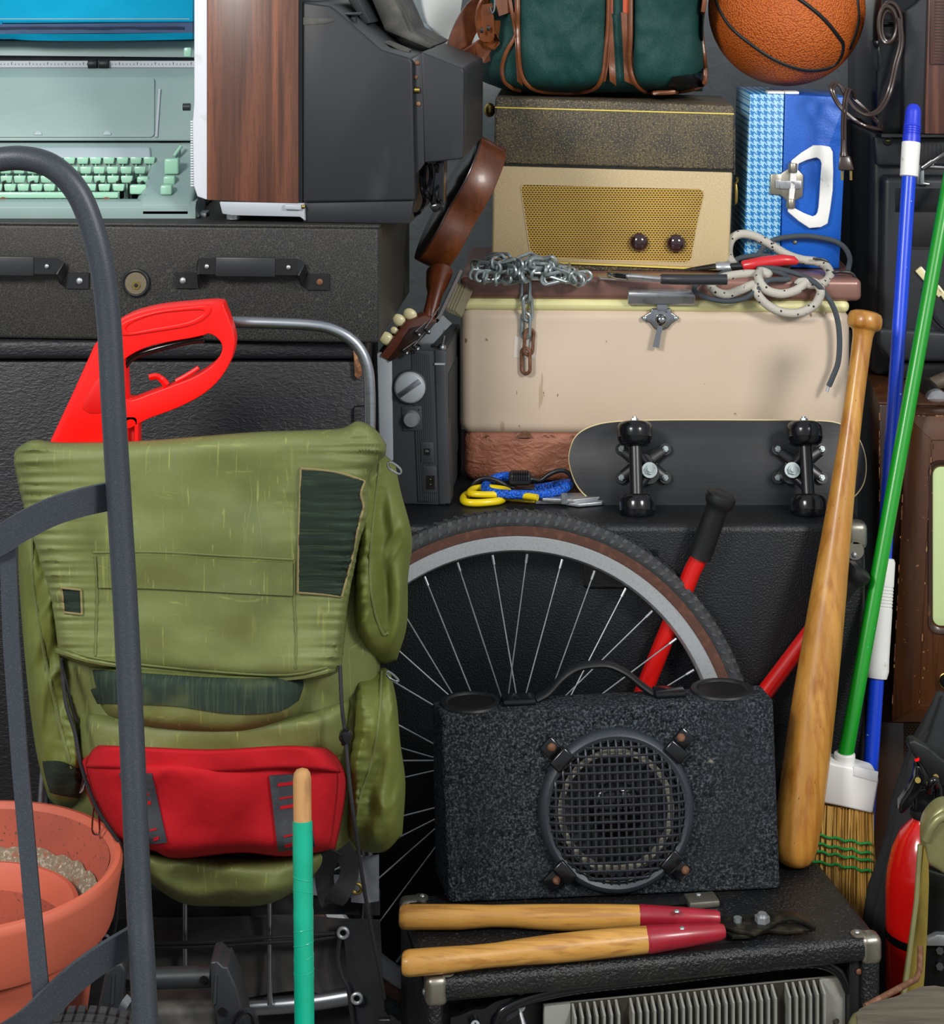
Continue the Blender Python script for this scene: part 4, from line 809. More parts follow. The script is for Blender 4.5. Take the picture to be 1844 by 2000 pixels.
t.pr('strip_seam', [(849, 709), (869, 709), (869, 713), (849, 713)], -.0036, 0, M['silver_paint'])
c = t.L(801, 756, 0); d = t.part('tuning_dial', B().lathe([(.0255, 0), (.0255, .005), (.0235, .0085), (.0215, .010), (.0, .0105)], 40, face(c), cap=False), M['silver_paint'])
t.part('dial_grip', B().box((-.021, -.0145, -.0042), (.021, -.009, .0042), .0012, 2, AT(c) @ Matrix.Rotation(-.62, 4, 'Y')), M['aluminium'], d)
t.part('dial_ring', B().tube([c+V((math.cos(a)*.0262, -.001, math.sin(a)*.0262)) for a in [2*PI*k/36 for k in range(36)]], .0022, 8, True), M['radio_dark'], d)
pl_ = t.pr('volume_plate', [(784, 794), (823, 793), (826, 841), (787, 842)], -.0025, .0, M['radio_grey'], .0012)
c = t.L(804, 818, -.002); t.part('volume_knob', B().lathe([(.014, 0), (.0135, .004), (.0115, .0085), (.0, .009)], 32, face(c), cap=False), M['steel'])
t.part('printed_marks', B().text('-', .009, .0002, AT(t.L(789, 801, -.0028)) @ AX).text('+', .009, .0002, AT(t.L(818, 801, -.0028)) @ AX), M['socket_black'])
for r0, r1, h0, h1, w0, w1 in ((864, 904, 876, 889, 828, 840), (911, 963, 929, 956, 832, 849)):
    x0, x1 = (822, 847) if r0 < 900 else (826, 853)
    t.pr('socket_plate', rrect(x0, r0, x1, r1, 3, 2), -.0028, .0, M['radio_grey'], .0008)
    t.pr('socket', rect(w0, h0, w1, h1), -.0032, -.002, M['socket_black'])
b = B()
for r in (936, 946): b.cyl(t.L(841, r, -.002), t.L(841, r, -.006), .0009, n=8)
t.part('socket_pin', b, M['brass'])
t.part('printed_marks', B().text('12v', .0045, .0002, AT(t.L(834, 881, -.0034)) @ AX), M['pipe'])
c = t.L(863, 680, .01); t.part('antenna_knob', B().sph(c, .007, (1, 1, 1.2), 16).cyl(c-V((0, 0, .012)), c, .004).cyl(c, c+V((.004, .0, .02)), .0018), M['chrome'])
t.part('handle_bar', B().box((wd-.03, .03, top), (wd-.004, .22, top+.004), .002), M['radio_dark'])
b = B()
for k in range(16): b.box((wd, .02+k*.013, .05), (wd+.0015, .026+k*.013, top-.04))
t.part('side_ribs', b, M['radio_dark'])
# chrome ended bar on the radio
t = T('chrome_bar', 'short flat bar with a polished chrome end leaning beside the small guitar headstock', 'metal bar', t.M @ t.L(838, 684, .03))
p0 = t.W(824, 676, .275); p1 = t.W(874, 622, .275); p2 = t.W(905, 560, .34); 
t.part('chrome_end', B().strap([p0, p1], .020, .016, (1, 0, 1)), M['chrome'], ang=20)
t.part('chrome_end', B().strap([p1+V((0, -.002, 0)), p1+V((.012, -.002, .012))], .023, .02, (1, 0, 1)), M['chrome'], ang=20)
b = B()
for k in range(5): o_ = V((.0045*k-.009, 0, -.0045*k*.4+.004)); b.strap([p1+o_+V((.008, .002, .01)), p2+o_], .003, .016, (1, 0, 1))
t.part('ribbed_strip', b, M['sink_side'], ang=20)
# ukulele
t = T('ukulele', 'small brown guitar upside down, its cream tuning pegs resting on the grey radio', 'guitar', P(800, 690, .24))
def X(x, y, Y): return t.W(x, y, Y)
Ld = (P(907, 371, .45)-P(826, 530, .33)); bo = P(826, 530, .33)
axis = V((.46, .10, .88)).normalized(); th = V((.76, .14, -.413)).normalized(); wv = axis.cross(th).normalized()
if wv.y < 0: wv = -wv
h0 = P(851, 530, .30)      # where the neck meets the body, middle of the side
outl = []
for k in range(72):
    u = k/72*2*PI; s_ = (1-math.cos(u))/2            # 0 at neck joint, 1 at the far end
    half = .066*(math.sin(PI*min(1, s_*1.02))**.45)*(1-.22*math.exp(-((s_-.42)/.13)**2))*(.84+.24*s_)
    sg = 1 if u < PI else -1
    outl.append((s_*.235, sg*half))
def U(l, w_, k, c=h0): return t.w(c+axis*l+wv*(w_+.052)+th*(k))
t.part('side', B().pri([U(l, w_, -.027) for l, w_ in outl], (t.R @ th)*.050, .0015), M['uke'], ang=60)
t.part('back', B().pri([U(l*1.01, w_*1.01, -.030) for l, w_ in outl], (t.R @ th)*.004, .001), M['uke_dark'])
hp0 = P(858, 541, .29); hp1 = P(838, 622, .255)
t.part('heel', B().tube([t.w(hp0+V((0, .02, .004))), t.w(hp0+V((-.004, 0, -.014))), t.w(hp0.lerp(hp1, .4)), t.w(hp1)], [.026, .021, .015, .012], 18, flat=.8), M['uke'])
nk = t.part('neck', B().tube([t.w(hp0.lerp(hp1, .3)), t.w(hp1)], .013, 16, flat=.8), M['uke'])
t.part('fretboard', B().strap([t.w(hp0+V((.034, 0, .008))), t.w(hp1+V((.013, 0, -.004)))], .03, .005, (0, 1, 0)), M['uke_dark'])
hd = [(792, 630), (829, 616), (853, 627), (835, 646), (800, 680), (760, 705), (743, 695), (768, 662)]
t.part('headstock', B().pri([X(x, y, .235+.0004*(x-743)*.2) for x, y in hd], (0, .001, 0)).pri([X(x, y, .235) for x, y in hd], (-.003, .016, .004), .001), M['uke_head'])
t.part('headstock_face', B().pri([X(x, y, .2345) for x, y in [(800, 641), (853, 628), (835, 650), (802, 684), (762, 706), (758, 702), (775, 682)]], (0, -.002, 0), .0006), M['uke_dark'], label='darker face of the headstock')
for x, y, rr in ((779, 625, .012), (801, 614, .012), (754, 661, .0135), (770, 645, .007)):
    t.part('tuning_peg', B().sph(X(x, y, .245), rr, (1, .5, .8), 18, Matrix.Rotation(.5, 4, 'Y')).cyl(X(x, y, .245), X(x+12, y+9, .245), .0025), M['cream'])
for x, y in ((830, 642), (811, 648), (808, 676), (787, 684)):
    c = X(x, y, .231); t.part('string_post', B().cyl(c, c+V((.006, -.006, -.004)), .003).sph(c+V((.006, -.006, -.004)), .0042, (1, 1, 1), 12), M['chrome'])
for (a, c), (d_, e_) in (((830, 642), (858, 600)), ((811, 648), (852, 612)), ((808, 676), (862, 610)), ((787, 684), (850, 640))):
    t.part('string', B().cyl(X(a, c, .224), X(d_, e_, .245), .0006, n=6), M['steel'])
# tin snips and blue bungee
t = T('tin_snips', 'tin snips with yellow vinyl handles and grey blades lying on the cabinet', 'snips', onz(1040, 985, zk))
def on_(x, y, dz=0): return t.w(onz(x, y, zk+dz))
b = B().tube(cr([on_(x, y, .007) for x, y in ((905, 974), (915, 965), (950, 961), (975, 963), (985, 970), (975, 978), (940, 982), (912, 981))], 5, True), .0062, 10, True)
b.tube(cr([on_(x, y, .007) for x, y in ((980, 968), (1005, 972), (1046, 976))], 4), [.0075, .0075, .0075, .007, .007, .0065, .0065, .006, .006], 10, flat=.8)
t.part('handle', b, M['yellow_vinyl'])
b = B().tube(cr([on_(x, y, .016) for x, y in ((920, 964), (925, 955), (950, 952), (985, 956), (992, 962), (960, 966))], 5, True), .0055, 10, True)
b.tube(cr([on_(x, y, .016) for x, y in ((988, 962), (1010, 966), (1050, 972))], 4), .0055, 10); t.part('handle', b, M['yellow_vinyl'])
for dz, pts in ((.007, [(1046, 970), (1080, 968), (1118, 963), (1160, 962), (1181, 973), (1176, 980), (1130, 984), (1090, 978), (1046, 978)]), (.0125, [(1044, 966), (1090, 964), (1108, 962), (1150, 962), (1172, 970), (1120, 976), (1060, 973)])):
    t.part('blade', B().pri([on_(x, y, dz) for x, y in pts], (0, 0, -.0055), .0012), M['steel'])
c = on_(1102, 968, .018); t.part('pivot_bolt', B().cyl(c-V((0, 0, .012)), c+V((0, 0, .003)), .006, n=6), M['zinc'])
t = T('bungee_cord', 'coiled blue braided bungee cord with black hooks on top of the tin snips', 'bungee cord', onz(1030, 965, zk+.012))
def bu(x, y, Y=.285): return t.W(x, y, Y)
t.part('rope', B().tube(cr([bu(x, y, Y) for x, y, Y in ((1000, 930, .31), (975, 932, .31), (954, 942, .30), (948, 955, .265), (965, 963, .245), (1010, 966, .235), (1060, 965, .237), (1095, 957, .25), (1112, 946, .28), (1100, 945, .30), (1060, 953, .31), (1020, 956, .315))], 6), .0075, 12), M['rope_blue'])
t.part('stopper', B().box(bu(994, 950, .27), bu(1037, 916, .30), .007, 4), M['black_plastic'])
b = B()
for k in range(7): x = 1002+k*4.6; b.box(bu(x, 940, .269), bu(x+2, 920, .272))
t.part('stopper_ribs', b, M['gloss_black'])
t.part('stopper', B().box(bu(1010, 957, .29), bu(1044, 945, .315), .004, 3), M['black_plastic'])
t.part('hook', B().tube(cr([bu(x, y, .275) for x, y in ((1040, 936), (1056, 938), (1072, 927), (1092, 919), (1108, 922), (1119, 936), (1118, 950), (1108, 958))], 5), .0038, 10).tube([bu(1034, 936, .28), bu(1046, 937, .278)], .006, 10), M['black_metal'])
t.part('hook', B().tube(cr([bu(x, y, .285) for x, y in ((1003, 953), (985, 946), (965, 937), (945, 934), (928, 942), (922, 953), (930, 958), (942, 957))], 5), .004, 10), M['black_metal'])
# skateboard
t = T('skateboard', 'black skateboard on edge showing trucks and wheels, leaning on the metal cooler', 'skateboard', (P(1400, 991, .235).x, .235, zk+.006), rx=-math.radians(20))
dk = [(1113, 905), (1116, 872), (1130, 848), (1160, 832), (1205, 824), (1300, 821), (1450, 821), (1590, 822), (1640, 828), (1668, 845), (1684, 872), (1691, 905), (1687, 940), (1670, 966), (1640, 984), (1590, 992), (1400, 993), (1215, 991), (1165, 980), (1130, 950)]
t.part('deck', B().pri(cr(t.LL(dk, .002), 5, True), (0, .008, 0), .0008), M['deck'])
t.part('deck_edge', B().pri([p+V((p.x*.006, 0, (p.z-.075)*.03)) for p in cr(t.LL(dk, .0045), 5, True)], (0, .0085, 0)), M['ply_edge'])
def truck(cx, side):
    c = t.L(cx, 906, 0); px = .00083
    def q(x, y, yl): return t.L(x, y, yl)
    bp = t.part('base_plate', B(), M['black_metal']) if False else None
    sx_ = side
    b = B(); xo = cx-29 if sx_ > 0 else cx+20
    bo_ = [(cx+sx_*57, 878), (cx+sx_*57, 934), (cx-sx_*29, 934), (cx-sx_*29, 878)] if True else 0
    cc = V((sum(t.L(*p, 0).x for p in bo_)/4, 0, t.L(cx, 906, 0).z))
    for p in bo_:
        q_ = t.L(*p, 0); b.tube([cc+V((0, -.004, 0)), q_+V((0, -.004, 0))], [.015, .009], 12, flat=.5, up=(0, 0, 1)).cyl(q_, q_+V((0, -.007, 0)), .0095)
    b.cyl(cc, cc+V((0, -.02, 0)), .019, .014).box(cc-V((.024, .006, .019)), cc+V((.024, 0, .019)), .004, 2)
    bp = t.part('base_plate', b, M['black_metal'])
    for p in bo_:
        q_ = t.L(*p, 0); t.part('bolt', B().cyl(q_+V((0, -.006, 0)), q_+V((0, -.0105, 0)), .0052, n=6).cyl(q_+V((0, -.01, 0)), q_+V((0, -.014, 0)), .003), M['zinc'], bp)
    za, zb_ = t.L(cx, 836, -.045).z, t.L(cx, 1000, -.045).z; x = t.L(cx, 906, -.045).x
    h = t.part('hanger', B().cyl((x, -.045, za), (x, -.045, zb_), .0105, n=20).tube([V((x, -.045, (za+zb_)/2+.03)), V((x+sx_*.028, -.026, (za+zb_)/2)), V((x, -.045, (za+zb_)/2-.03))], .008, 12).cyl((x+sx_*.022, -.012, (za+zb_)/2-.004), (x+sx_*.022, -.03, (za+zb_)/2-.004), .017), M['black_metal'])
    kc = t.L(cx+sx_*27, 918, -.048); t.part('kingpin_nut', B().cyl(kc+V((0, .008, 0)), kc, .0125).cyl(kc, kc+V((0, -.006, 0)), .0075, n=6).cyl(kc, kc+V((0, -.010, 0)), .0042), M['zinc'], h)
    for zz, r in ((847, 1), (990, -1)):
        wc = t.L(cx, zz, -.045); wc.x = x; wc.y = -.045
        prof = [(.008, -.0185), (.016, -.0195), (.021, -.0188), (.0252, -.0160), (.0278, -.0115), (.0288, -.0065), (.0292, -.0058), (.0288, -.0050), (.0288, .0050), (.0280, .0110), (.0254, .0160), (.021, .0188), (.016, .0192), (.011, .0165), (.008, .0165)]
        wh = t.part('wheel', B().lathe(prof, 36, AT(wc)), M['gloss_black'])
        e = wc+V((0, 0, r*.018)); t.part('axle_nut', B().cyl(wc, e+V((0, 0, r*.001)), .0095, n=20).cyl(e, e+V((0, 0, r*.006)), .0065, n=6).cyl(e, e+V((0, 0, r*.009)), .0035), M['zinc'], wh)
truck(1242, 1); truck(1575, -1)
# ================================================================= COOLER AND WHAT STANDS ON IT
ZL = ZC-.518*1.0
t = T('metal_cooler', 'vintage tan steel cooler with a brownish pink lid and leather textured base', 'cooler', (P(902, 945, .368).x, .368, zk+.001), rz=-.045)
COOL = t
def zz(row, x=1000): return t.L(x, row, 0).z
xl = t.L(897, 700, 0).x; xR = t.L(1662, 700, 0).x; dp = .36
zb0 = zz(852); zy0 = zz(604); zl0 = zz(586, 920); zl1 = zz(549, 920)
t.part('base', B().box((xl+.006, .004, 0), (xR-.006, dp-.004, zb0+.01), .022, 5), M['cooler_leather'])
t.part('body', B().box((xl, 0, zb0), (xR, dp, zy0+.003), .022, 6), M['cooler_tan'])
t.part('seal_strip', B().box((xl+.001, .001, zy0-.004), (xR-.001, dp, zl0+.004), .020, 5), M['pale_yellow'])
lid = t.part('lid', B().box((xl+.001, -.002, zl0+.002), (xR+.018, dp+.002, zl1+.008), .010, 4), M['cooler_lid'])
b = B(); random.seed(3)
for k in range(26):
    x = random.uniform(905, 1640); b.sph(t.L(x, 853-2*random.random(), -.0002), random.uniform(.001, .0035), (1.6, .15, .7), 8)
b.pri(t.LL([(1010, 855), (1018, 846), (1028, 842), (1036, 848), (1040, 855)], -.0006), (0, .001, 0))
t.part('rust_chips', b, M['rust'], kind='stuff')
t.part('tape_piece', B().pri(t.LL([(1005, 657), (1049, 659), (1044, 700), (1003, 698)], -.0006), (0, .0005, 0)), mat('clear_tape', 'd2c8bd', .25))
hn = t.part('lid_pull', B().pri([V((t.L(1226, 565, 0).x, y, z)) for y, z in ((-.002, zz(562, 1290)), (-.018, zz(566, 1290)), (-.020, zz(574, 1290)), (-.012, zz(592, 1290)), (-.002, zz(596, 1290)))], (t.L(1357, 565, 0).x-t.L(1226, 565, 0).x, 0, 0), .003, 3), M['steel'])
t.pr('latch_strap', [(1283, 588), (1304, 588), (1304, 615), (1283, 615)], -.007, -.001, M['chrome'], .001)
lt = t.pr('latch_plate', [(1251, 621), (1270, 610), (1272, 603), (1310, 603), (1312, 611), (1328, 621), (1312, 633), (1304, 643), (1278, 643), (1270, 632)], -.007, 0, M['chrome'], .0022, 3)
c = t.L(1291, 624, -.007); t.part('latch_knob', B().lathe([(.0145, 0), (.0145, .003), (.010, .004)], 28, face(c), cap=True).sph(c+V((0, -.006, 0)), .0098, (1, .8, 1), 20), M['chrome'], lt)
t.part('latch_lever', B().tube(cr(t.LL([(1288, 640), (1284, 655), (1280, 668), (1277, 679)], -.011)), [.0045]*7+[.0052]*12, 10, flat=.6)if False else B().strap(t.LL([(1290, 636), (1286, 652), (1281, 678)], -.012), [.009, .0085, .0105], .005, (1, 0, 0)), M['chrome'], lt)
for x in (1259, 1320): t.part('latch_screw', B().sph(t.L(x, 622, -.0075), .0042, (1, .5, 1), 12), M['zinc'], lt)
ZT = t.e.location.z+zl1+.008      # height of the lid top
def lidp(x, y, dz=0): return onz(x, y, ZT+dz)
# steel chain
t = T('steel_chain', 'heap of steel chain on the cooler lid, its rusty end hanging down in front', 'chain', lidp(1025, 535))
lk = []
for k in range(24):
    a = 2*PI*k/24; x = .0080*math.cos(a); z = .0080*math.sin(a)+(.0132 if math.sin(a) > 0 else -.0132); lk.append(V((x, 0, z)))
l0 = t.part('link', B().tube(lk, .0031, 8, True), M['zinc']); 
lr = t.part('link', B().tube(lk, .0031, 8, True), M['rust'], label='rusty chain link')
hang = [(1027, 566), (1031, 602), (1027, 636), (1033, 668), (1027, 705)]
cm = COOL
for i, (x, y) in enumerate(hang):
    o = (l0 if i == 0 else dup(l0, t.e)) if i < 3 else (lr if i == 3 else dup(lr, t.e))
    o.location = t.w(cm.M @ cm.L(x, y, -.0085)); o.rotation_euler = (0, random.uniform(-.08, .08), .35 if i % 2 else -.5)
    o.scale = (1, 1, 1.0)
random.seed(11)
for k in range(58):
    f = k/58; x = 934+196*((k*0.618) % 1); hgt = max(0, 1-((x-1010)/115)**2); y = 546-random.uniform(0, 44)*hgt
    o = dup(l0, t.e); lay = (546-y)/1250
    o.location = t.w(lidp(x, 540, 0)+V((0, -.035+random.uniform(-.02, .02), .004+lay*.95)))
    o.rotation_euler = (random.uniform(-.7, .7)+(0 if k % 2 else PI/2), PI/2+random.uniform(-.45, .45), random.uniform(-.5, .5))
# valve radio / record player
q = onz(963, 520, ZT)
t = T('portable_record_player', 'cream and worn brown portable record player with gold speaker cloth and two maroon knobs', 'record player', (P(963, 520, .435).x, .435, ZT), rz=-.05)
d_ = .26
t.part('base_rim', B().box((.003, .004, 0), (t.L(1426, 520, 0).x, d_, t.L(1000, 508, 0).z), .003), M['brown_tolex'])
t.pr('lower_half', [(963, 322), (1431, 335), (1424, 527), (960, 508)], 0, d_, M['cream_tolex'], .005, 3)
t.pr('lid', [(967, 190), (1434, 206), (1433, 333), (964, 320)], 0, d_, M['brown_tolex'], .005, 3)
t.pr('lid_trim', [(967, 208.5), (1434, 221.5), (1434, 224), (967, 211)], -.0012, .002, M['yellow_trim'], .0003)
t.pr('base_trim', [(1090, 512), (1424, 526), (1424, 529), (1090, 515)], -.0014, .002, M['yellow_trim'], .0003)
t.pr('seam_line', [(964, 319), (1433, 332), (1433, 336), (964, 323)], -.0008, .002, M['rubber'])
gr = [(1018, 368), (1021, 362), (1030, 361), (1200, 366), (1366, 370), (1373, 374), (1374, 382), (1361, 440), (1350, 504), (1346, 510), (1338, 512), (1190, 508), (1046, 502), (1040, 498), (1036, 490), (1026, 424)]
go = [(1190+(x-1190)*1.012, 437+(y-437)*1.03) for x, y in gr]
t.pr('speaker_cloth', gr, -.0004, .004, M['grille_cloth'])
t.part('cloth_frame', B().ring(t.LL(go, -.001), t.LL(gr, -.001), (0, .003, 0), .0006), M['cream_tolex'])
for x, y in ((1248, 472), (1320, 474)):
    c = t.L(x, y, 0); t.part('knob', B().lathe([(.0145, 0), (.0155, .003), (.0155, .008)], 32, face(c)).sph(c+V((0, -.007, 0)), .0150, (1, .62, 1), 28), M['maroon_knob'])
c = t.L(963, 215, .05); t.part('side_knob', B().sph(c+V((-.006, 0, 0)), .0105, (1, 1, 1.2), 18), M['brass'])
for x, y0, y1 in ((959, 335, 388), (1436, 350, 402)):
    s_ = -1 if x < 1000 else 1
    t.part('side_latch', B().pri(t.LL([(x, y0+8), (x+s_*4, y0+10), (x+s_*6, y0+24), (x+s_*5, y1-6), (x, y1)], .03), (0, .02, 0), .0015).tube(cr([t.L(x+s_*2, y0+8, .038), t.L(x+s_*5, y0+3, .038), t.L(x+s_*3, y0-4, .038)]), .002, 6), M['brass'])
t.part('side_strap', B().box((t.L(1433, 300, .03).x, .03, t.L(1433, 345, 0).z), (t.L(1433, 300, .03).x+.003, .06, t.L(1433, 250, 0).z), .001), M['brown_tolex'])
ZR = t.M @ t.L(1200, 198, 0); ztop = ZR.z
# green bag
t = T('travel_bag', 'dark green nylon travel bag with tan leather piping on the brown record player lid', 'bag', P(1160, 185, .47))
G1 = coons([(958, -140), (1150, -150), (1385, -140)], [(975, 172), (1020, 181), (1200, 183), (1372, 178)], [(958, -140), (948, 0), (937, 90), (934, 150), (975, 172)], [(1385, -140), (1372, 40), (1379, 120), (1372, 178)], 70, 60)
g = []
for j, r in enumerate(G1):
    row = []
    for i, q in enumerate(r):
        u = i/70; v = j/60; e = ((1-abs(2*u-1)**6)*(1-abs(2*v-1)**8))**.5
        row.append(t.W(q.x, q.y, .54-.09*e-.008*fbm(q.x/60, q.y/70)*e))
    g.append(row)
b = B().sheet(g, (0, .20, 0)); SURF['bag'] = BVHTree.FromBMesh(b.b); t.part('body', b, M['bag_green'], ang=70)
def bon(px, py, off=.003):
    o = t.I @ CAM; d = (t.R @ V(((px-922)/F, 1, -(py+60)/F))).normalized(); h = SURF['bag'].ray_cast(o, d); return (h[0] if h[0] is not None else t.W(px, py, .47))-d*off
def pocket(top, bot, lef, rig, nm='pocket'):
    G = coons(top, bot, lef, rig, 40, 40); g = []
    for j, r in enumerate(G):
        row = []
        for i, q in enumerate(r):
            u = i/40; v = j/40; e = ((1-abs(2*u-1)**8)*(1-abs(2*v-1)**10))**.5; row.append(bon(q.x, q.y, .004+.022*e+.004*e*fbm(q.x/50+5, q.y/60)))
        g.append(row)
    b = B().sheet(g, (0, .02, 0)); return t.part(nm, b, M['bag_green'], ang=70)
pocket([(1016, -140), (1185, -140)], [(1030, 168), (1060, 178), (1130, 178), (1165, 168)], [(1016, -140), (1014, 60), (1018, 130), (1030, 168)], [(1185, -140), (1184, 60), (1178, 140), (1165, 168)])
pocket([(1240, -140), (1380, -140)], [(1245, 168), (1270, 179), (1330, 177), (1372, 165)], [(1240, -140), (1238, 60), (1236, 130), (1245, 168)], [(1380, -140), (1374, 60), (1374, 120), (1372, 165)])
def piping(pts, r=.0042, off=.012, m='bag_leather'):
    t.part('leather_piping', B().tube([bon(q.x, q.y, off) for q in cr([V((*p, 0)) for p in pts], 6)], r, 8), M[m])
piping([(1010, -140), (1012, 0), (1012, 60), (1016, 130), (1026, 160), (1048, 176), (1090, 181), (1130, 181), (1162, 172), (1176, 150), (1182, 100), (1188, 40), (1190, -140)])
piping([(1232, -140), (1232, 60), (1230, 120), (1240, 160), (1262, 179), (1300, 181), (1345, 176), (1374, 164), (1378, 140), (1374, 100), (1370, 50), (1378, -20), (1380, -140)])
piping([(985, -60), (996, 0), (1006, 55), (1006, 72), (990, 100), (981, 130), (984, 158), (1000, 172), (1016, 177)], .0038, .006)
piping([(1186, -140), (1192, 30), (1186, 120), (1180, 158)], .003, .008)
for x0, x1, r0 in ((1003, 1013, 24), (1184, 1196, 30), (1213, 1232, 24)):
    G = coons([(x0, r0), (x1, r0+3)], [(x0+7, 158), (x1+8, 168)], [(x0, r0), (x0+7, 158)], [(x1, r0+3), (x1+8, 168)], 3, 14)
    t.part('leather_gusset', B().sheet([[bon(q.x, q.y, .009) for q in r] for r in G], (0, .004, 0)), M['bag_leather'])
for x0, x1 in ((1006, 1013), (1190, 1197), (1217, 1232)):
    G = coons([(x0, -130), (x1, -130)], [(x0, 24), (x1, 27)], [(x0, -130), (x0, 24)], [(x1, -130), (x1, 27)], 2, 14)
    t.part('orange_zip', B().sheet([[bon(q.x, q.y, .009) for q in r] for r in G], (0, .004, 0)), M['zip_o'] if 'zip_o' in M else M.setdefault('zip_o', mat('zip_orange', 'b4471f', .6, bump=[('wave', 220, (0, 0, 1), .8, .002)])))
G = coons([(1314, 150), (1345, 146), (1375, 142)], [(1304, 171), (1340, 171), (1374, 170)], [(1314, 150), (1304, 171)], [(1375, 142), (1374, 170)], 10, 4)
t.part('black_tape', B().sheet([[bon(q.x, q.y, .030) for q in r] for r in G], (0, .02, 0)), M['tape'])
# strap loops at its left end
def lstrap(nm, pts, w_, m, up=(0, 1, 0), th=.004): t.part(nm, B().strap(cr([t.W(*p) for p in pts], 6), w_, th, up), M[m], ang=50)
lstrap('leather_strap', [(1000, -30, .46), (955, -8, .45), (940, 25, .45), (944, 62, .45), (960, 82, .46), (972, 70, .47), (975, 40, .47)], .036, 'bag_leather', (.55, 1, .15))
lstrap('leather_strap', [(962, 0, .50), (935, 18, .49), (912, 50, .47), (897, 85, .46), (892, 112, .46), (900, 118, .46), (925, 105, .45), (955, 96, .46)], .044, 'dark_leather', (.85, .5, -.15))
t.part('strap_fold', B().sheet([[t.W(x, y, .445+.012*math.sin(v*PI)) for v, (x, y) in zip((0, .5, 1), c3)] for c3 in (((893, 112), (902, 96), (925, 84)), ((905, 119), (920, 99), (940, 86)), ((922, 126), (936, 104), (955, 88)), ((936, 133), (950, 112), (970, 84)))], (0, .008, 0)), M['bag_leather'], ang=60)
t.part('strap_fold', B().sheet([[t.W(x, y, .43+.01*math.sin(v*PI)) for v, (x, y) in zip((0, .5, 1), c3)] for c3 in (((932, 20), (938, 10), (962, 6)), ((932, 50), (940, 44), (965, 40)), ((938, 78), (948, 74), (966, 66)), ((945, 82), (955, 82), (964, 78)))], (0, .006, 0)), M['bag_leather'], ang=60)
for x, y in ((941, 59), (954, 55)): t.part('strap_hole', B().sph(t.W(x, y, .424), .0035, (1, .4, 1.5), 10), M['socket_black'])
t.part('strap_buckle', B().tube(cr([t.W(x, y, .425) for x, y in ((945, -12), (964, -14), (966, 14), (961, 26), (957, 14))], 4), .0017, 8), M['chrome'])
lstrap('leather_tab', [(962, -60, .45), (976, -20, .45), (990, 26, .455)], .03, 'bag_leather', (1, .3, 0))
# small blue case
t = T('small_blue_case', 'small bright blue carry case with houndstooth lid and white handle under the basketball', 'case', (P(1453, 522, .45).x, .45, ZT), rz=-.02)
dd = .21
t.pr('houndstooth_lid', [(1465, 183), (1532, 184), (1523, 520), (1453, 520)], 0, dd, M['hound'], .0025)
t.pr('blue_body', [(1533.5, 184), (1655, 190), (1656, 200), (1640, 526), (1524.5, 522)], 0, dd, M['blue_case'], .003)
hnd_o = [(1546, 314), (1566, 298), (1589, 284), (1606, 284), (1622, 287), (1627, 297), (1628, 335), (1627, 372), (1622, 410), (1617, 437), (1604, 444), (1581, 446), (1560, 432), (1539, 414)]
hnd_i = [(1560, 320), (1576, 313), (1590, 309), (1596, 308), (1602, 312), (1605, 319), (1603, 350), (1601, 380), (1599, 405), (1597, 415), (1594, 420), (1588, 423), (1570, 416), (1549, 405)]
t.part('white_handle', B().ring(t.LL(hnd_o, -.011), t.LL(hnd_i, -.011), (0, .006, 0), .0018, 3), M['white'])
pl_ = t.pr('latch_plate', [(1526, 339), (1539, 330), (1558, 330), (1570, 342), (1568, 384), (1553, 392), (1536, 392), (1525, 381)], -.005, 0, M['corner'], .0015)
t.pr('latch_tab', [(1506, 340), (1528, 340), (1526, 381), (1504, 379)], -.0055, -.0005, M['corner'], .0015, parent=pl_)
for a, c in (((1549, 318), (1548, 337)), ((1545, 388), (1544, 407))): t.part('handle_socket', B().cyl(t.L(*a, -.008), t.L(*c, -.008), .0082, n=18, bv=.002), M['corner'], pl_)
t.pr('latch_bar', rrect(1524, 353, 1566, 369, 2, 2), -.011, -.005, M['steel'], .001, parent=pl_)
t.pr('latch_loop', rrect(1515, 351, 1526, 368, 2, 2), -.009, -.005, M['steel'], .001, parent=pl_)
for x0, x1 in ((1501, 1534), (1535, 1563)):
    a = t.L(x0, 180, 0); c = t.L(x1, 180, 0); zt2 = t.L(1530, 184, 0).z; t.part('top_clasp', B().box((a.x, .01, zt2-.001), (c.x, .045, zt2+.004), .0018), M['white'])
t.part('screw', B().sph(t.L(1553, 473, -.001), .004, (1, .5, 1), 12), M['corner'])
# basketball
bz = P(1536, 168, .55).z; R_ = 152*3.55/F; bc = V((P(1536, 15, .55).x, .55, bz+R_))
t = T('basketball', 'orange pebbled basketball with black seams on top of the small blue case', 'basketball', (bc.x, bc.y, bc.z-R_))
t.part('ball_skin', B().sph((0, 0, R_), R_, u=96), M['ball'])
def seamb(pts):
    out = []
    o = t.I @ CAM
    for q in cr([V((*p, 0)) for p in pts], 10):
        d = (t.R @ V(((q.x-922)/F, 1, -(q.y+60)/F))).normalized(); oc = o-V((0, 0, R_)); bq = oc.dot(d); cq = oc.length_squared-R_*R_; dq = bq*bq-cq
        s_ = -bq-math.sqrt(max(0, dq)); p = o+d*s_; p = V((0, 0, R_))+(p-V((0, 0, R_))).normalized()*(R_-.0006); out.append(p)
    t.part('seam', B().tube(out, .0037, 10), M['rubber'])
seamb([(1395, -40), (1400, 5), (1425, 50), (1465, 85), (1510, 115), (1555, 133), (1590, 137), (1625, 130), (1642, 112), (1647, 88), (1638, 72), (1612, 40), (1580, 12), (1545, -12), (1500, -40)])
seamb([(1672, -20), (1677, 25), (1674, 55), (1660, 95)])
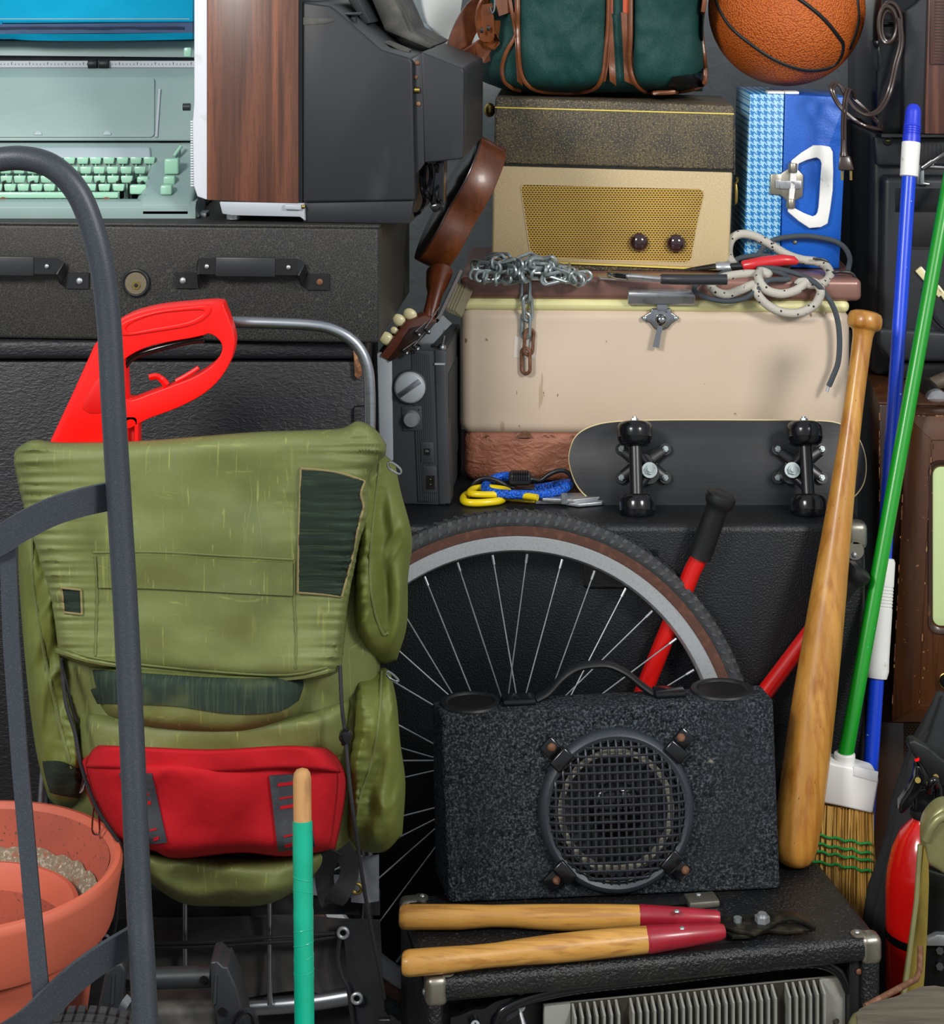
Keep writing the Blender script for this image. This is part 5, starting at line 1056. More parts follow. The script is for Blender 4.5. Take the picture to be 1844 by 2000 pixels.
# ================================================================= SMALL TOOLS AND CORDS ON THE COOLER
def lp(t, x, y, dz=.004): return t.w(lidp(x, y, dz))
t = T('screwdriver', 'chrome shafted hand tool with a black plastic handle lying in front of the record player', 'screwdriver', lidp(1290, 542, .0))
def Y8(x, y, Y=.375): return t.w(P(x, y, Y))
def lz(x, y, z): return t.w(onz(x, y, ZT+z))
t.part('handle', B().tube([lz(1290, 545, .010), lz(1293, 545, .010), lz(1340, 546, .010), lz(1420, 546, .010)], [.007, .0085, .009, .009], 16), M['black_plastic'])
t.part('shaft', B().tube([lz(1205, 538, .011), lz(1250, 541, .011), lz(1292, 545, .011)], .0045, 12), M['steel'])
t.part('swivel_tip', B().tube([lz(1186, 535, .011), lz(1190, 535, .011), lz(1196, 536, .011), lz(1200, 537, .011), lz(1206, 538, .011), lz(1226, 540, .011)], [.005, .0062, .005, .0058, .0062, .006], 14), M['chrome'])
t = T('metal_scraper', 'thin flat silver blade lying on the cooler lid under the chrome screwdriver', 'blade', lidp(1230, 546))
t.part('blade', B().pri([t.w(onz(x, y, ZT+.002)) for x, y in ((1166, 540), (1240, 543), (1292, 545), (1294, 551), (1230, 549), (1172, 545))], (0, 0, .0015)), M['steel'])
t = T('long_nose_pliers', 'long nose pliers with red grips resting on the tangled cords', 'pliers', lidp(1450, 520, .02))
def Z8(x, y, Y=.385): return t.w(P(x, y, Y))
t.part('jaw', B().tube([Z8(1334, 527), Z8(1365, 524), Z8(1400, 520), Z8(1420, 520)], [.0015, .004, .006, .007], 10, flat=.7), M['blade'])
t.part('joint', B().tube([Z8(1396, 521), Z8(1400, 520), Z8(1424, 519), Z8(1430, 520)], [.005, .0085, .0085, .006], 12, flat=.6), M['steel'])
t.part('shank', B().tube([Z8(1424, 521), Z8(1455, 520)], [.006, .0065], 10), M['black_metal'])
t.part('red_grip', B().tube([Z8(1450, 521), Z8(1453, 520), Z8(1490, 513), Z8(1530, 508), Z8(1550, 509), Z8(1558, 513)], [.008, .0102, .0108, .0098, .008, .004], 16), M['red_grip'])
t.part('red_grip', B().tube([Z8(1452, 524, .40), Z8(1490, 524, .405), Z8(1540, 522, .41)], [.008, .0085, .006], 12), M['red_grip'])
FR_ = .30     # plane just in front of the cooler
def cp(x, y, r=.006, up=0):
    tab = ((400, 3.438), (500, 3.43), (530, 3.385), (548, 3.345), (566, 3.318), (999, 3.318)); y_ = min(max(y, 400), 998)
    for (a, c), (a2, c2) in zip(tab, tab[1:]):
        if a <= y_ <= a2: d = c+(c2-c)*(y_-a)/(a2-a); break
    return P(x, y, d-3-up*1.5)
def rope(name, lab, cat, pts, r, m, n=7):
    t = T(name, lab, cat, cp(*pts[0])); t.part('rope', B().tube([t.w(q) for q in cr([cp(*p) for p in pts], n)], r, 12), m); return t
t = rope('bungee_cord', 'thick off white bungee cord with black flecks looped on the cooler lid', 'bungee cord', [(1433, 517), (1424, 500), (1424, 480), (1432, 464), (1450, 457), (1476, 462), (1502, 476), (1537, 497), (1566, 507), (1595, 511), (1615, 521), (1621, 538), (1610, 552), (1590, 556, .006, .004), (1560, 552, .006, .006), (1590, 552, .006, .01), (1603, 566), (1601, 580), (1589, 598), (1560, 611), (1526, 609), (1497, 594), (1478, 572), (1474, 556), (1450, 565), (1420, 575), (1396, 568), (1390, 555), (1412, 542, .006, .006), (1456, 535, .006, .008), (1500, 536, .006, .008), (1485, 530, .006, .014), (1482, 545, .006, .014), (1497, 566), (1526, 574), (1555, 567), (1572, 553, .006, .008)], .0075, M['rope_white'])
t.part('hook', B().tube([t.w(q) for q in cr([P(*p) for p in ((1588, 505, .40), (1605, 506, .40), (1616, 511, .40), (1621, 520, .40))])], .002, 8), M['black_metal'])
t.part('hook', B().tube([t.w(q) for q in cr([P(*p) for p in ((1615, 535, .37), (1640, 531, .36), (1662, 533, .36), (1671, 544, .355), (1664, 552, .35), (1636, 552, .35))])], .0026, 8), M['black_metal'])
t.part('hook', B().tube([t.w(q) for q in cr([P(*p) for p in ((1590, 545, .37), (1612, 540, .37), (1622, 532, .37), (1614, 527, .37))])], .002, 8), M['black_metal'])
t = rope('shoe_cord', 'slate grey cord tangled with the bungee, one end dangling over the cooler front', 'cord', [(1656, 530), (1660, 505), (1650, 484), (1630, 471), (1600, 464), (1566, 461), (1520, 466), (1495, 480), (1484, 500), (1500, 512, .005, .004), (1540, 520), (1500, 500), (1450, 503), (1435, 512), (1440, 520), (1398, 540), (1365, 552), (1357, 568), (1383, 582), (1421, 588), (1456, 582), (1480, 566), (1500, 548, .005, .012), (1540, 545, .005, .012), (1520, 532, .005, .012), (1479, 526, .005, .014), (1510, 524, .005, .018), (1560, 536, .005, .018), (1592, 552, .005, .016), (1612, 574), (1628, 600), (1637, 630), (1640, 668), (1637, 708), (1626, 738), (1619, 754)], .0046, M['cord_grey'])
t.part('cord_tip', B().tube([t.w(cp(1620, 750)), t.w(cp(1615, 765))], .0028, 10), M['silver_paint'], label='clear plastic tip of the cord')
# ================================================================= RIGHT STACK
zc2 = P(1718, 790, .29).z
t = T('wooden_television', 'old brown wooden television with scuffed edges and pale green screen behind the poles', 'television', (P(1718, 790, .29).x, .29, P(1718, 1412, .29).z), rz=-.11)
hh = zc2-t.e.location.z
t.part('cabinet', B().box((0, 0, 0), (.62, .44, hh), .003), M['mahogany_dark'])
t.part('top_board', B().box((-.001, -.002, hh), (.621, .44, hh+.004), .001), M['mahogany'])
b = B()
for k in range(30):
    x = hh*random.random()*.97; b.box((-.0008, -.0008, x), (random.uniform(.0004, .0014), .001, x+random.uniform(.003, .02)))
t.part('worn_edges', b, M['worn_edge'], kind='stuff')
y0 = .22-.29
fo = [(1744, 1410), (1776, 815)]
# bevelled frame: outer box, then mitred slopes rising to an inner moulding
A_ = [t.L(1770, 812, y0), t.L(2300, 812, y0), t.L(2300, 1410, y0), t.L(1741, 1410, y0)]
A0 = [p+V((0, 0, 0)) for p in A_]
def slope(a, c): return a
I_ = [t.L(1820, 860, y0-.02), t.L(2240, 860, y0-.02), t.L(2240, 1378, y0-.02), t.L(1795, 1378, y0-.02)]
S_ = [t.L(1846, 905, y0-.012), t.L(2200, 905, y0-.012), t.L(2200, 1235, y0-.012), t.L(1822, 1235, y0-.012)]
fr = t.part('frame_box', B().pri(A_, (0, -y0-.001, 0), .002), M['mahogany'])
for nm, i, j in (('frame_bevel', 0, 1), ('frame_bevel', 1, 2), ('frame_bevel', 2, 3), ('frame_bevel', 3, 0)):
    q = V((0, .012, 0)); t.part(nm, B().hexa([A_[i]+V((0, -.001, 0)), A_[j]+V((0, -.001, 0)), I_[j], I_[i], A_[i]+q, A_[j]+q, I_[j]+q*2.5, I_[i]+q*2.5], .0012), M['mahogany'])
t.part('inner_panel', B().pri([p+V((0, .0035, 0)) for p in I_], (0, .02, 0), .001), M['mahogany'])
mo = t.LL(rrect(1813, 900, 2200, 1240, 22, 5), y0-.021); mi = t.LL(rrect(1823, 912, 2190, 1222, 16, 5), y0-.015)
t.part('screen_moulding', B().ring(mo, mi, (0, .012, 0), .003), M['mahogany_dark'])
t.part('screen', B().pri(t.LL(rrect(1822, 912, 2191, 1223, 16, 5), y0-.0185), (0, .012, 0), .002), M['screen_green'])
c = t.L(1850, 1330, y0-.018); t.part('knob_ring', B().tube([c+V((math.cos(a)*.0125, 0, math.sin(a)*.0125)) for a in [2*PI*k/24 for k in range(24)]], .0016, 8, True), M['brass'])
t.part('control_knob', B().lathe([(.011, 0), (.010, .010), (.0, .011)], 24, face(c), cap=False), M['gloss_black'])
for e0, e1 in ((A_[3], A_[0]), (I_[3], I_[0]), (A_[0], A_[1])):
    b = B(); d_ = e1-e0
    for k in range(34):
        if random.random() < .5: s_ = random.uniform(0, .97); L_ = random.uniform(.004, .03); b.tube([e0+d_*s_+V((0, -.001, 0)), e0+d_*min(1, s_+L_)+V((0, -.001, 0))], random.uniform(.0004, .0012), 5)
    t.part('worn_edges', b, M['worn_edge'], fr, kind='stuff')
ws = t.e.location
t = T('console_cabinet', 'low dark wooden console with brown woven cloth front under the mahogany television', 'cabinet', (ws.x-.0, .335, 0))
t.part('cabinet', B().box((0, .0, .0), (.05, .38, ws.z-.002), .002).box((.05, .03, 0), (.56, .38, ws.z-.002)).box((.56, 0, 0), (.60, .38, ws.z-.002), .002), M['mahogany_dark'])
t.part('cloth_panel', B().box((.05, .022, .05), (.56, .029, ws.z-.01)), M['brown_weave'])
zw = ws.z+hh+.004
t = T('hammer', 'steel claw hammer lying on the mahogany television with its round face toward us', 'hammer', onz(1840, 800, zw))
def hm(x, y, Y): return t.w(P(x, y, Y))
c0 = P(1831, 783, .315)
t.part('face', B().lathe([(.0, -.001), (.0170, -.001), (.0182, .001), (.0182, .012), (.0155, .016), (.0140, .03)], 32, AT(t.w(c0+V((0, .0, 0)))) @ Matrix.Rotation(-PI/2, 4, 'X') if False else AT(t.w(c0)) @ Matrix.Rotation(-PI/2, 4, 'X'), cap=False), M['steel'])
t.part('head', B().tube([t.w(c0+V((0, .02, 0))), t.w(c0+V((0, .05, .004))), t.w(c0+V((-.005, .075, .012)))], [.013, .016, .014], 18), M['blade'])
t.part('handle', B().tube([t.w(P(1813, 775, .39)), t.w(P(1814, 762, .385)), t.w(P(1822, 750, .385)), t.w(P(1850, 740, .39)), t.w(P(1930, 744, .40))], [.006, .010, .012, .014, .014], 16), mat('old_hammer', '655a4c', .55, .3, layers=[('noise', 40, I3, .5, .75, '3c342c')]))
# black television (rear view) on the console
zb1 = zw
t = T('black_television', 'large black television seen from the back with vent slots on the mahogany television', 'television', (P(1690, 600, .47).x, .47, zb1+.001), rz=-.04)
W_ = .55; TP = P(1720, 264, .47).z-t.e.location.z
t.part('case', B().box((.018, .03, .0), (W_, .30, TP), .010, 3), M['black_plastic'])
t.part('front_bezel', B().box((-.010, .30, .03), (W_+.02, .33, TP+.004), .004), M['black_plastic'])
t.pr('upper_step', [(1706, 266), (1990, 266), (1990, 325), (1712, 325)], .012, .05, M['black_plastic'], .006, 3)
t.pr('lower_bulge', [(1726, 346), (1990, 346), (1990, 708), (1738, 706), (1720, 690)], -.018, .05, M['black_plastic'], .012, 4)
t.pr('bottom_lip', [(1716, 640), (1990, 656), (1990, 710), (1742, 706), (1716, 676)], -.028, .02, M['black_plastic'], .008, 3)
t.part('base', B().box((.05, .0, 0), (W_-.04, .29, .03), .004), M['black_metal'])
b = B()
for k in range(16):
    x = 1756+k*8; b.pri(t.LL([(x, 282), (x+4, 282), (x+4, 304), (x, 304)], .0112), (0, .002, 0))
t.part('vent_slots', b, M['socket_black'])
t.pr('label_plate', rect(1749, 368, 1990, 414), -.0195, -.017, M['gloss_black'], .0004)
t.pr('label_plate', rect(1772, 416, 1990, 482), -.0195, -.017, M['rubber'], .0004)
t.pr('panel_groove', rect(1760, 482, 1990, 487), -.0192, -.017, M['socket_black'])
q = t.L(1734, 274, .011); t.part('screw_recess', B().sph(q, .009, (1, .2, 1.1), 16), M['socket_black']); t.part('screw', B().sph(q+V((0, -.002, 0)), .0035, (1, .6, 1), 10), M['brass'])
t.part('antenna_mount', B().pri(t.LL([(1792, 322), (1806, 322), (1806, 356), (1818, 358), (1816, 362), (1790, 361)], -.03), (0, .02, 0), .002), M['chrome'])
t.part('antenna_rod', B().cyl(t.L(1804, 326, -.035), t.L(1900, 266, -.06), .0042, n=12).cyl(t.L(1802, 328, -.035), t.L(1822, 314, -.04), .0058, n=12), M['chrome'])
t.part('antenna_rod', B().cyl(t.L(1808, 325, -.03), t.L(1920, 332, -.03), .0036, n=12), M['chrome'])
t.part('cream_switch', B().pri(t.LL([(1788, 530), (1800, 520), (1844, 572), (1834, 582)], -.024), (0, .008, 0), .002), M['cream'])
t.part('cream_switch', B().pri(t.LL([(1826, 560), (1834, 556), (1900, 640), (1880, 640)], -.024), (0, .006, 0), .002), M['cream'])
t.part('cable', B().tube(cr([t.L(x, y, -.03) for x, y in ((1810, 560), (1815, 600), (1832, 630), (1870, 660))]), .003, 8), M['gloss_black'])
zb2 = t.e.location.z+TP+.004
# small wood-grain television on top with wound cord
t = T('small_television', 'small television with brown wood grain side and slotted vent, topmost of the right stack', 'television', (P(1722, 262, .45).x, .45, zb2), rz=-.03)
t.pr('rear_housing', [(1712, 250), (1712, 100), (1722, -20), (1748, -60), (1990, -60), (1990, 262), (1726, 262)], .02, .34, M['gloss_black'], .004, 3)
t.pr('rear_panel', [(1766, 22), (1788, 8), (1850, -60), (1990, -60), (1990, 262), (1764, 264)], .0, .05, M['tv_black'], .005, 3)
t.pr('wood_side', [(1816, -60), (1990, -60), (1990, 264), (1806, 262)], -.008, .3, M['walnut2'], .003)
t.pr('vent_frame', [(1820, -60), (1990, -60), (1990, 126), (1817, 126)], -.012, -.006, M['walnut2'], .001)
b = B()
for k in range(30): b.pri(t.LL([(1826, -52+k*6), (1990, -52+k*6), (1990, -49+k*6), (1826, -49+k*6)], -.0135), (0, .002, 0))
t.part('vent_slats', b, M['mahogany_dark'])
t.pr('base', [(1722, 262), (1990, 264), (1990, 268), (1722, 268)], -.002, .3, M['rubber'])
t.part('cord_hook', B().cyl(t.L(1722, 46, .0), t.L(1745, 46, .0), .006).lathe([(.014, 0), (.014, .003)], 20, AT(t.L(1718, 46, 0)) @ Matrix.Rotation(PI/2, 4, 'Y')), M['gloss_black'])
t.pr('torn_plastic', [(1700, 78), (1716, 80), (1724, 120), (1716, 140), (1709, 140)], .015, .02, M['gloss_black'], .001)
def pc(x, y, Y): return t.w(P(x, y, Y))
for k, (dx, dy, s_) in enumerate(((0, 0, 1), (2, 3, .9), (4, -2, 1.05), (1, 5, .8), (-2, 2, .95))):
    t.part('cord_coil', B().tube([pc(1733+dx+22*s_*math.cos(a)*(1 if math.cos(a) > 0 else .7), 46+dy+38*s_*math.sin(a), .43-.006*k) for a in [2*PI*j/28 for j in range(28)]], .0036, 8, True), M['cord_brown'])
def twin(pts, nm='power_cord'):
    P_ = cr([pc(*p) for p in pts], 8); t.part(nm, B().tube([p+V((-.0022, 0, .001)) for p in P_], .0028, 8).tube([p+V((.0022, 0, -.001)) for p in P_], .0028, 8), M['cord_brown'])
twin([(1757, 36, .40), (1760, 84, .40), (1750, 126, .40), (1737, 180, .40), (1716, 216, .39), (1692, 224, .38), (1670, 212, .38), (1655, 192, .38), (1643, 170, .38), (1632, 163, .38), (1625, 176, .37), (1640, 207, .37), (1668, 233, .37), (1694, 247, .37), (1720, 251, .40), (1712, 236, .42), (1690, 214, .41), (1664, 190, .41)])
twin([(1668, 192, .40), (1664, 178, .39), (1657, 176, .38), (1651, 200, .37), (1648, 240, .37), (1648, 276, .37)])
t.part('plug', B().tube([pc(1648, 273, .37), pc(1648, 296, .37), pc(1648, 304, .37)], [.0048, .0058, .008], 14).hexa([pc(1640, 304, .365), pc(1661, 304, .365), pc(1661, 304, .38), pc(1640, 304, .38), pc(1637, 333, .362), pc(1669, 333, .362), pc(1669, 333, .383), pc(1637, 333, .383)], .003), M['cord_brown'])
for x in (1645, 1662): t.part('plug_prong', B().box(pc(x-1.5, 352, .37), pc(x+1.5, 333, .376)), M['brass'])
# ================================================================= POLES, BROOM, BAT
t = T('dust_sheet', 'white cloth sheet hanging in folds on the wall behind the television', 'cloth', P(790, 150, .88))
G = coons([(660, -140), (760, -150), (930, -140)], [(700, 60), (790, 130), (900, 150)], [(660, -140), (680, -20), (700, 60)], [(930, -140), (900, 20), (900, 150)], 50, 40)
t.part('cloth', B().sheet([[t.W(q.x, q.y, .875-.02*abs(math.sin((q.x*.9+q.y*.55)/38)+.5*noise.noise(V((q.x/60, q.y/80, 1))))) for q in r] for r in G], (0, .006, 0)), M['sheet_cloth'], ang=60)
t = T('corn_broom', 'broom with green metal handle, white plastic cap and stitched straw bristles', 'broom', (P(1650, 1700, .045).x, .045, 0))
def br(x, y, Y=.045): return t.w(P(x, y, Y))
gp0 = P(1651, 1478, .045); gp1 = P(1846, 400, .27); gdir = (gp1-gp0).normalized()
t.part('handle', B().cyl(t.w(gp0-gdir*.02), t.w(gp1+gdir*.20), .0118, n=28), M['green_pole'])
t.part('socket', B().tube([br(1650, 1470), br(1650, 1472), br(1649, 1500), br(1646, 1512)], [.0145, .0160, .0165, .020], 24), M['white'])
cpb = [(1600, 1480), (1630, 1492), (1672, 1500), (1712, 1512), (1718, 1522), (1706, 1591), (1650, 1578), (1590, 1566), (1592, 1530)]
t.part('white_cap', B().pri([br(x, y, .022) for x, y in cpb], (0, .045, 0), .006, 3), M['white'])
t.part('cap_tape', B().pri([br(x, y, .0205) for x, y in ((1668, 1497), (1716, 1508), (1714, 1528), (1667, 1515))], (0, .003, 0), .0006), mat('tape_white', 'dfe0e2', .25))
b = B(); random.seed(5)
x00, x01 = P(1592, 1580, .045).x, P(1703, 1590, .045).x; z00 = P(1650, 1575, .045).z
for k in range(340):
    u = random.random(); yy = .045+random.uniform(-.017, .017); xa = x00+(x01-x00)*u; xb = x00-.02+(x01-x00+.03)*u+random.uniform(-.006, .006)
    zA = z00+.01-.012*u; zB = random.uniform(.004, .02); xm = xa+(xb-xa)*.4+random.uniform(-.003, .003)
    b.tube([t.w((xa, yy, zA)), t.w((xm, yy+random.uniform(-.004, .004), zA*.62)), t.w((xb, yy+random.uniform(-.01, .01), zB))], random.uniform(.0009, .0018), 4, cap=False)
t.part('bristles', b, M['straw'], kind='stuff')
G = [[t.w((x00-.012*v+(x01-x00+.015*v)*u, .032, z00-(z00-.02)*v)) for u in (0, .25, .5, .75, 1)] for v in (0, .25, .5, .75, 1)]
t.part('bristle_core', B().sheet(G, (0, .026, 0)), M['straw'])
for r0 in (1628, 1645, 1660, 1680):
    pts = [t.w(P(1580+k*6.4, r0+k*1.15+2*math.sin(k*1.3)+random.uniform(-1, 1), .024)) for k in range(20)]
    t.part('green_stitching', B().tube(pts, .0019, 7), M['green_thread'])
t = T('blue_pole', 'blue metal pole with white plastic grips leaning between the broom and the wooden television', 'pole', (P(1700, 1500, .10).x-.004, .10, 0))
a = P(1701, 1496, .10); c = P(1783, 232, .33); d = (c-a).normalized()
def bp(s_): return t.w(a+d*s_)
Lp = (c-a).length
t.part('shaft', B().cyl(bp(-(a.z-.004)/d.z), bp(Lp-.09), .0118, n=28), M['blue_pole'])
t.part('top_sleeve', B().lathe([(.0125, 0), (.0150, .0015), (.0155, .056), (.0150, .058)], 28, AT(bp(Lp-.098)) @ V((0, 0, 1)).rotation_difference(t.R @ d).to_matrix().to_4x4()), M['white'])
pr_ = [(.0148, 0), (.0148, .012)]
for k in range(4): pr_ += [(.0148, .0125+k*.004), (.0138, .0135+k*.004), (.0138, .0150+k*.004), (.0148, .0160+k*.004)]
pr_ += [(.0135, .032), (.0130, .052), (.0115, .060), (.0075, .065), (0, .066)]
t.part('blue_cap', B().lathe(pr_, 28, AT(bp(Lp-.041)) @ V((0, 0, 1)).rotation_difference(t.R @ d).to_matrix().to_4x4(), cap=False), M['blue_cap'])
def sr(row): return (ZC-(row+60)*3.13/F-a.z)/d.z
s0, s1 = sr(1325), sr(1104)
pr_ = [(.0125, 0), (.016, .001), (.0185, .012), (.0178, .03), (.0178, .085)]
for k in range(7): pr_ += [(.0178, (s1-s0)*.58+k*.005), (.0170, (s1-s0)*.58+k*.005+.001), (.0170, (s1-s0)*.58+k*.005+.003), (.0178, (s1-s0)*.58+k*.005+.004)]
pr_ += [(.0175, s1-s0-.006), (.0155, s1-s0-.001), (.0125, s1-s0)]
t.part('lower_grip', B().lathe(pr_, 28, AT(bp(s0)) @ V((0, 0, 1)).rotation_difference(t.R @ d).to_matrix().to_4x4()), M['white'])
# bat
AZ = .2478
t = T('baseball_bat', 'varnished wooden baseball bat standing on the amplifier, leaning on the cooler', 'bat', onz(1551, 1700, AZ))
bb0 = onz(1549, 1686, AZ+.006); bt1 = P(1691, 614, .158); dd_ = (bt1-bb0).normalized(); LB = (bt1-bb0).length+.012
pf = [(0, 0), (.010, .0008), (.018, .004), (.0245, .011), (.0285, .020), (.0310, .034), (.0325, .07), (.0325, .16), (.031, .24), (.0285, .32), (.0255, .40), (.0215, .48), (.0180, .56), (.0155, .63), (.0143, .70), (.0142, .77), (.0150, .797), (.0165, .806), (.0185, .809), (.0225, .8105), (.0252, .8145), (.0260, .821), (.0255, .829), (.0230, .835), (.017, .838), (.008, .8393), (0, .8395)]
sc = LB/.8395; Mb = AT(t.w(bb0-dd_*.006)) @ V((0, 0, 1)).rotation_difference(dd_).to_matrix().to_4x4()
t.part('barrel', B().lathe([(r*1.06, z*sc) for r, z in pf], 40, Mb, cap=False), M['bat'])
# ================================================================= UMBRELLA, EXTINGUISHER, LAMP STAND, STOOL
t = T('umbrella', 'folded black umbrella leaning beside the broom behind the fire extinguisher', 'umbrella', (P(1668, 1800, .02).x, -.005, 0))
u0 = V((P(1668, 1830, -.03).x, -.03, .015)); u1 = P(1850, 1420, .03); ud = u1-u0; n = 22; g = []
prof = [.008, .022, .032, .040, .046, .050, .052, .054, .055, .054, .050, .044, .035, .025]
t1 = bmesh.new(); rings = []
for j, r in enumerate(prof):
    c_ = u0+ud*(j/(len(prof)-1)*1.1)+V((.02*math.sin(j*.25), 0, 0)); x = V((0, 1, 0)).cross(ud).normalized(); y = V((0, 1, 0)); row = []
    for k in range(48):
        a = 2*PI*k/48; rr = r*(1+.30*abs(math.sin(a*5+j*.35))-.15+.12*noise.noise(V((math.cos(a)*2, math.sin(a)*2, j*.5)))); row.append(t1.verts.new(t.w(c_+x*math.cos(a)*rr+y*math.sin(a)*rr*.7)))
    rings.append(row)
for a_, c_ in zip(rings, rings[1:]):
    for k in range(48): t1.faces.new((a_[k], a_[(k+1) % 48], c_[(k+1) % 48], c_[k]))
t1.faces.new(rings[0]); t1.faces.new(rings[-1][::-1]); bmesh.ops.recalc_face_normals(t1, faces=t1.faces)
t.part('canopy', B().add(t1), M['black_cloth'], ang=80)
t.part('shaft', B().cyl(t.w(u0-V((0, 0, .01))), t.w(u1+ud*.2), .005), M['black_metal'])
t.part('tie_fold', B().sheet([[t.w(P(x, y, .03-.02*math.sin(PI*u))) for u, (x, y) in zip((0, .33, .66, 1), r)] for r in ([(1780, 1470), (1800, 1440), (1830, 1415), (1870, 1395)], [(1772, 1500), (1800, 1475), (1835, 1455), (1880, 1440)], [(1765, 1530), (1795, 1520), (1840, 1500), (1880, 1490)])], (0, .01, 0)), M['black_cloth'], ang=80)
t = T('fire_extinguisher', 'red fire extinguisher with black valve and handle near the right edge', 'fire extinguisher', (P(1803, 1990, -.06).x, -.06, 0))
ez = P(1800, 1600, -.06).z
t.part('cylinder', B().lathe([(0, .0), (.050, 0), (.054, .006), (.0545, .02), (.0545, ez-.10), (.052, ez-.075), (.045, ez-.045), (.034, ez-.02), (.020, ez-.004), (.016, ez), (.014, ez+.015)], 56, cap=False), M['ext_red'])
t.part('label_band', B().lathe([(.0550, .155), (.0552, .156), (.0552, .166), (.0550, .167)], 56, cap=False), M['gloss_black'])
t.part('neck_ring', B().lathe([(.018, ez+.004), (.019, ez+.006), (.019, ez+.014), (.015, ez+.016)], 28), M['rubber'])
t.part('valve_body', B().box((-.016, -.013, ez+.014), (.018, .013, ez+.05), .005, 3), M['gloss_black'])
def ew(x, y, Y=-.075): return t.w(P(x, y, Y))
hn = t.part('lever', B().pri([ew(x, y) for x, y in ((1774, 1450), (1786, 1445), (1814, 1460), (1850, 1490), (1900, 1530), (1895, 1556), (1846, 1540), (1824, 1534), (1804, 1500), (1778, 1468))], (0, .024, 0), .004, 3), M['rubber'])
t.part('lower_handle', B().pri([ew(x, y) for x, y in ((1790, 1495), (1800, 1498), (1808, 1525), (1800, 1545), (1780, 1575), (1764, 1592), (1756, 1588), (1758, 1570), (1776, 1545), (1788, 1520))], (0, .022, 0), .004, 3), M['gloss_black'])
for x, y in ((1793, 1524), (1828, 1518)): t.part('rivet', B().cyl(ew(x, y, -.080), ew(x, y, -.074), .0042, n=14), M['brass'])
t.part('red_tab', B().pri([ew(x, y, -.078) for x, y in ((1787, 1484), (1796, 1481), (1796, 1486), (1788, 1488))], (0, .003, 0)), M['red_plastic'])
t.part('hose', B().tube(cr([ew(1816, 1545, -.09), ew(1818, 1530, -.10), ew(1826, 1524, -.10), ew(1832, 1535, -.09), ew(1834, 1560, -.085)]), .006, 12), M['gloss_black'])
t = T('stove_frame', 'old olive enamelled metal frame with rounded cap and brassy leg at the right edge', 'metal frame', (P(1835, 2000, -.20).x, -.20, 0))
def sw(x, y, Y=-.20): return t.w(P(x, y, Y))
t.part('rounded_cap', B().pri([sw(x, y, -.235) for x, y in ((1806, 1645), (1808, 1615), (1820, 1594), (1840, 1576), (1990, 1560), (1990, 1760), (1870, 1730), (1838, 1705), (1810, 1690))], (0, .04, 0), .012, 4), M['olive_metal'])
t.part('cap_rim', B().tube(cr([sw(1808, 1640, -.236), sw(1822, 1612, -.24), sw(1850, 1592, -.24), sw(1950, 1575, -.24)]), .006, 10), M['olive_metal'])
t.part('brass_leg', B().strap([sw(1806, 1650, -.22), sw(1803, 1720, -.225), sw(1796, 1800, -.23), sw(1786, 1900, -.235), sw(1775, 1990, -.24), sw(1745, 2230, -.25), (sw(1745, 2230, -.25)[0]-.004, sw(1745, 2230, -.25)[1], .004)], [.006, .012, .018, .024, .027, .030, .030], .02, (1, 0, 0)), M['old_brass'])
t.part('leg_edge', B().tube([sw(1797, 1650, -.235), sw(1790, 1760, -.24), sw(1772, 1900, -.25), sw(1760, 1990, -.252)], .0035, 8), M['olive_metal'])
t.part('black_panel', B().pri([sw(x, y, -.19) for x, y in ((1812, 1700), (1990, 1760), (1990, 2260), (1790, 2260))], (0, .03, 0), .002), M['gloss_black'])
t.part('grey_shelf', B().pri([sw(x, y, -.20) for x, y in ((1810, 1836), (1830, 1826), (1990, 1832), (1990, 1850), (1808, 1848))], (0, .03, 0), .002), M['steel'])
for y in (1857, 1888): t.part('hex_bolt', B().cyl(sw(1836, y, -.192), sw(1836, y, -.198), .0055, n=6), M['radio_dark'])
t.part('rusty_rod', B().tube([t.w(P(*p)) for p in ((1690, 1966, -.38), (1790, 1912, -.33), (1797, 1893, -.31), (1798, 1850, -.28))], .0042, 10), M['rust'])
t = T('wooden_stool', 'box with weathered grey wood top and rounded olive edge in the bottom right corner', 'stool', V((P(1800, 2000, -.46).x, -.46, 0)))
zq = P(1650, 1985, -.55).z
tp_ = [(1656, 1985), (1662, 1972), (1690, 1958), (1740, 1945), (1800, 1922), (1830, 1920), (1990, 1945), (2100, 2060), (1900, 2200), (1700, 2160), (1660, 2020)]
PP = [onz(x, y, zq) for x, y in tp_]; cx_ = sum(PP, V())/len(PP)
t.part('olive_body', B().pri([t.w(p) for p in PP], (0, 0, -zq+.001), .012, 4), M['olive_metal'])
ins = [cx_.lerp(p, .88) for p in PP]
for k in range(5):   # boards of the top
    pass
t.part('wood_top', B().pri([t.w(p+V((0, 0, -.002))) for p in ins], (0, 0, .006), .002), M['grey_wood'])
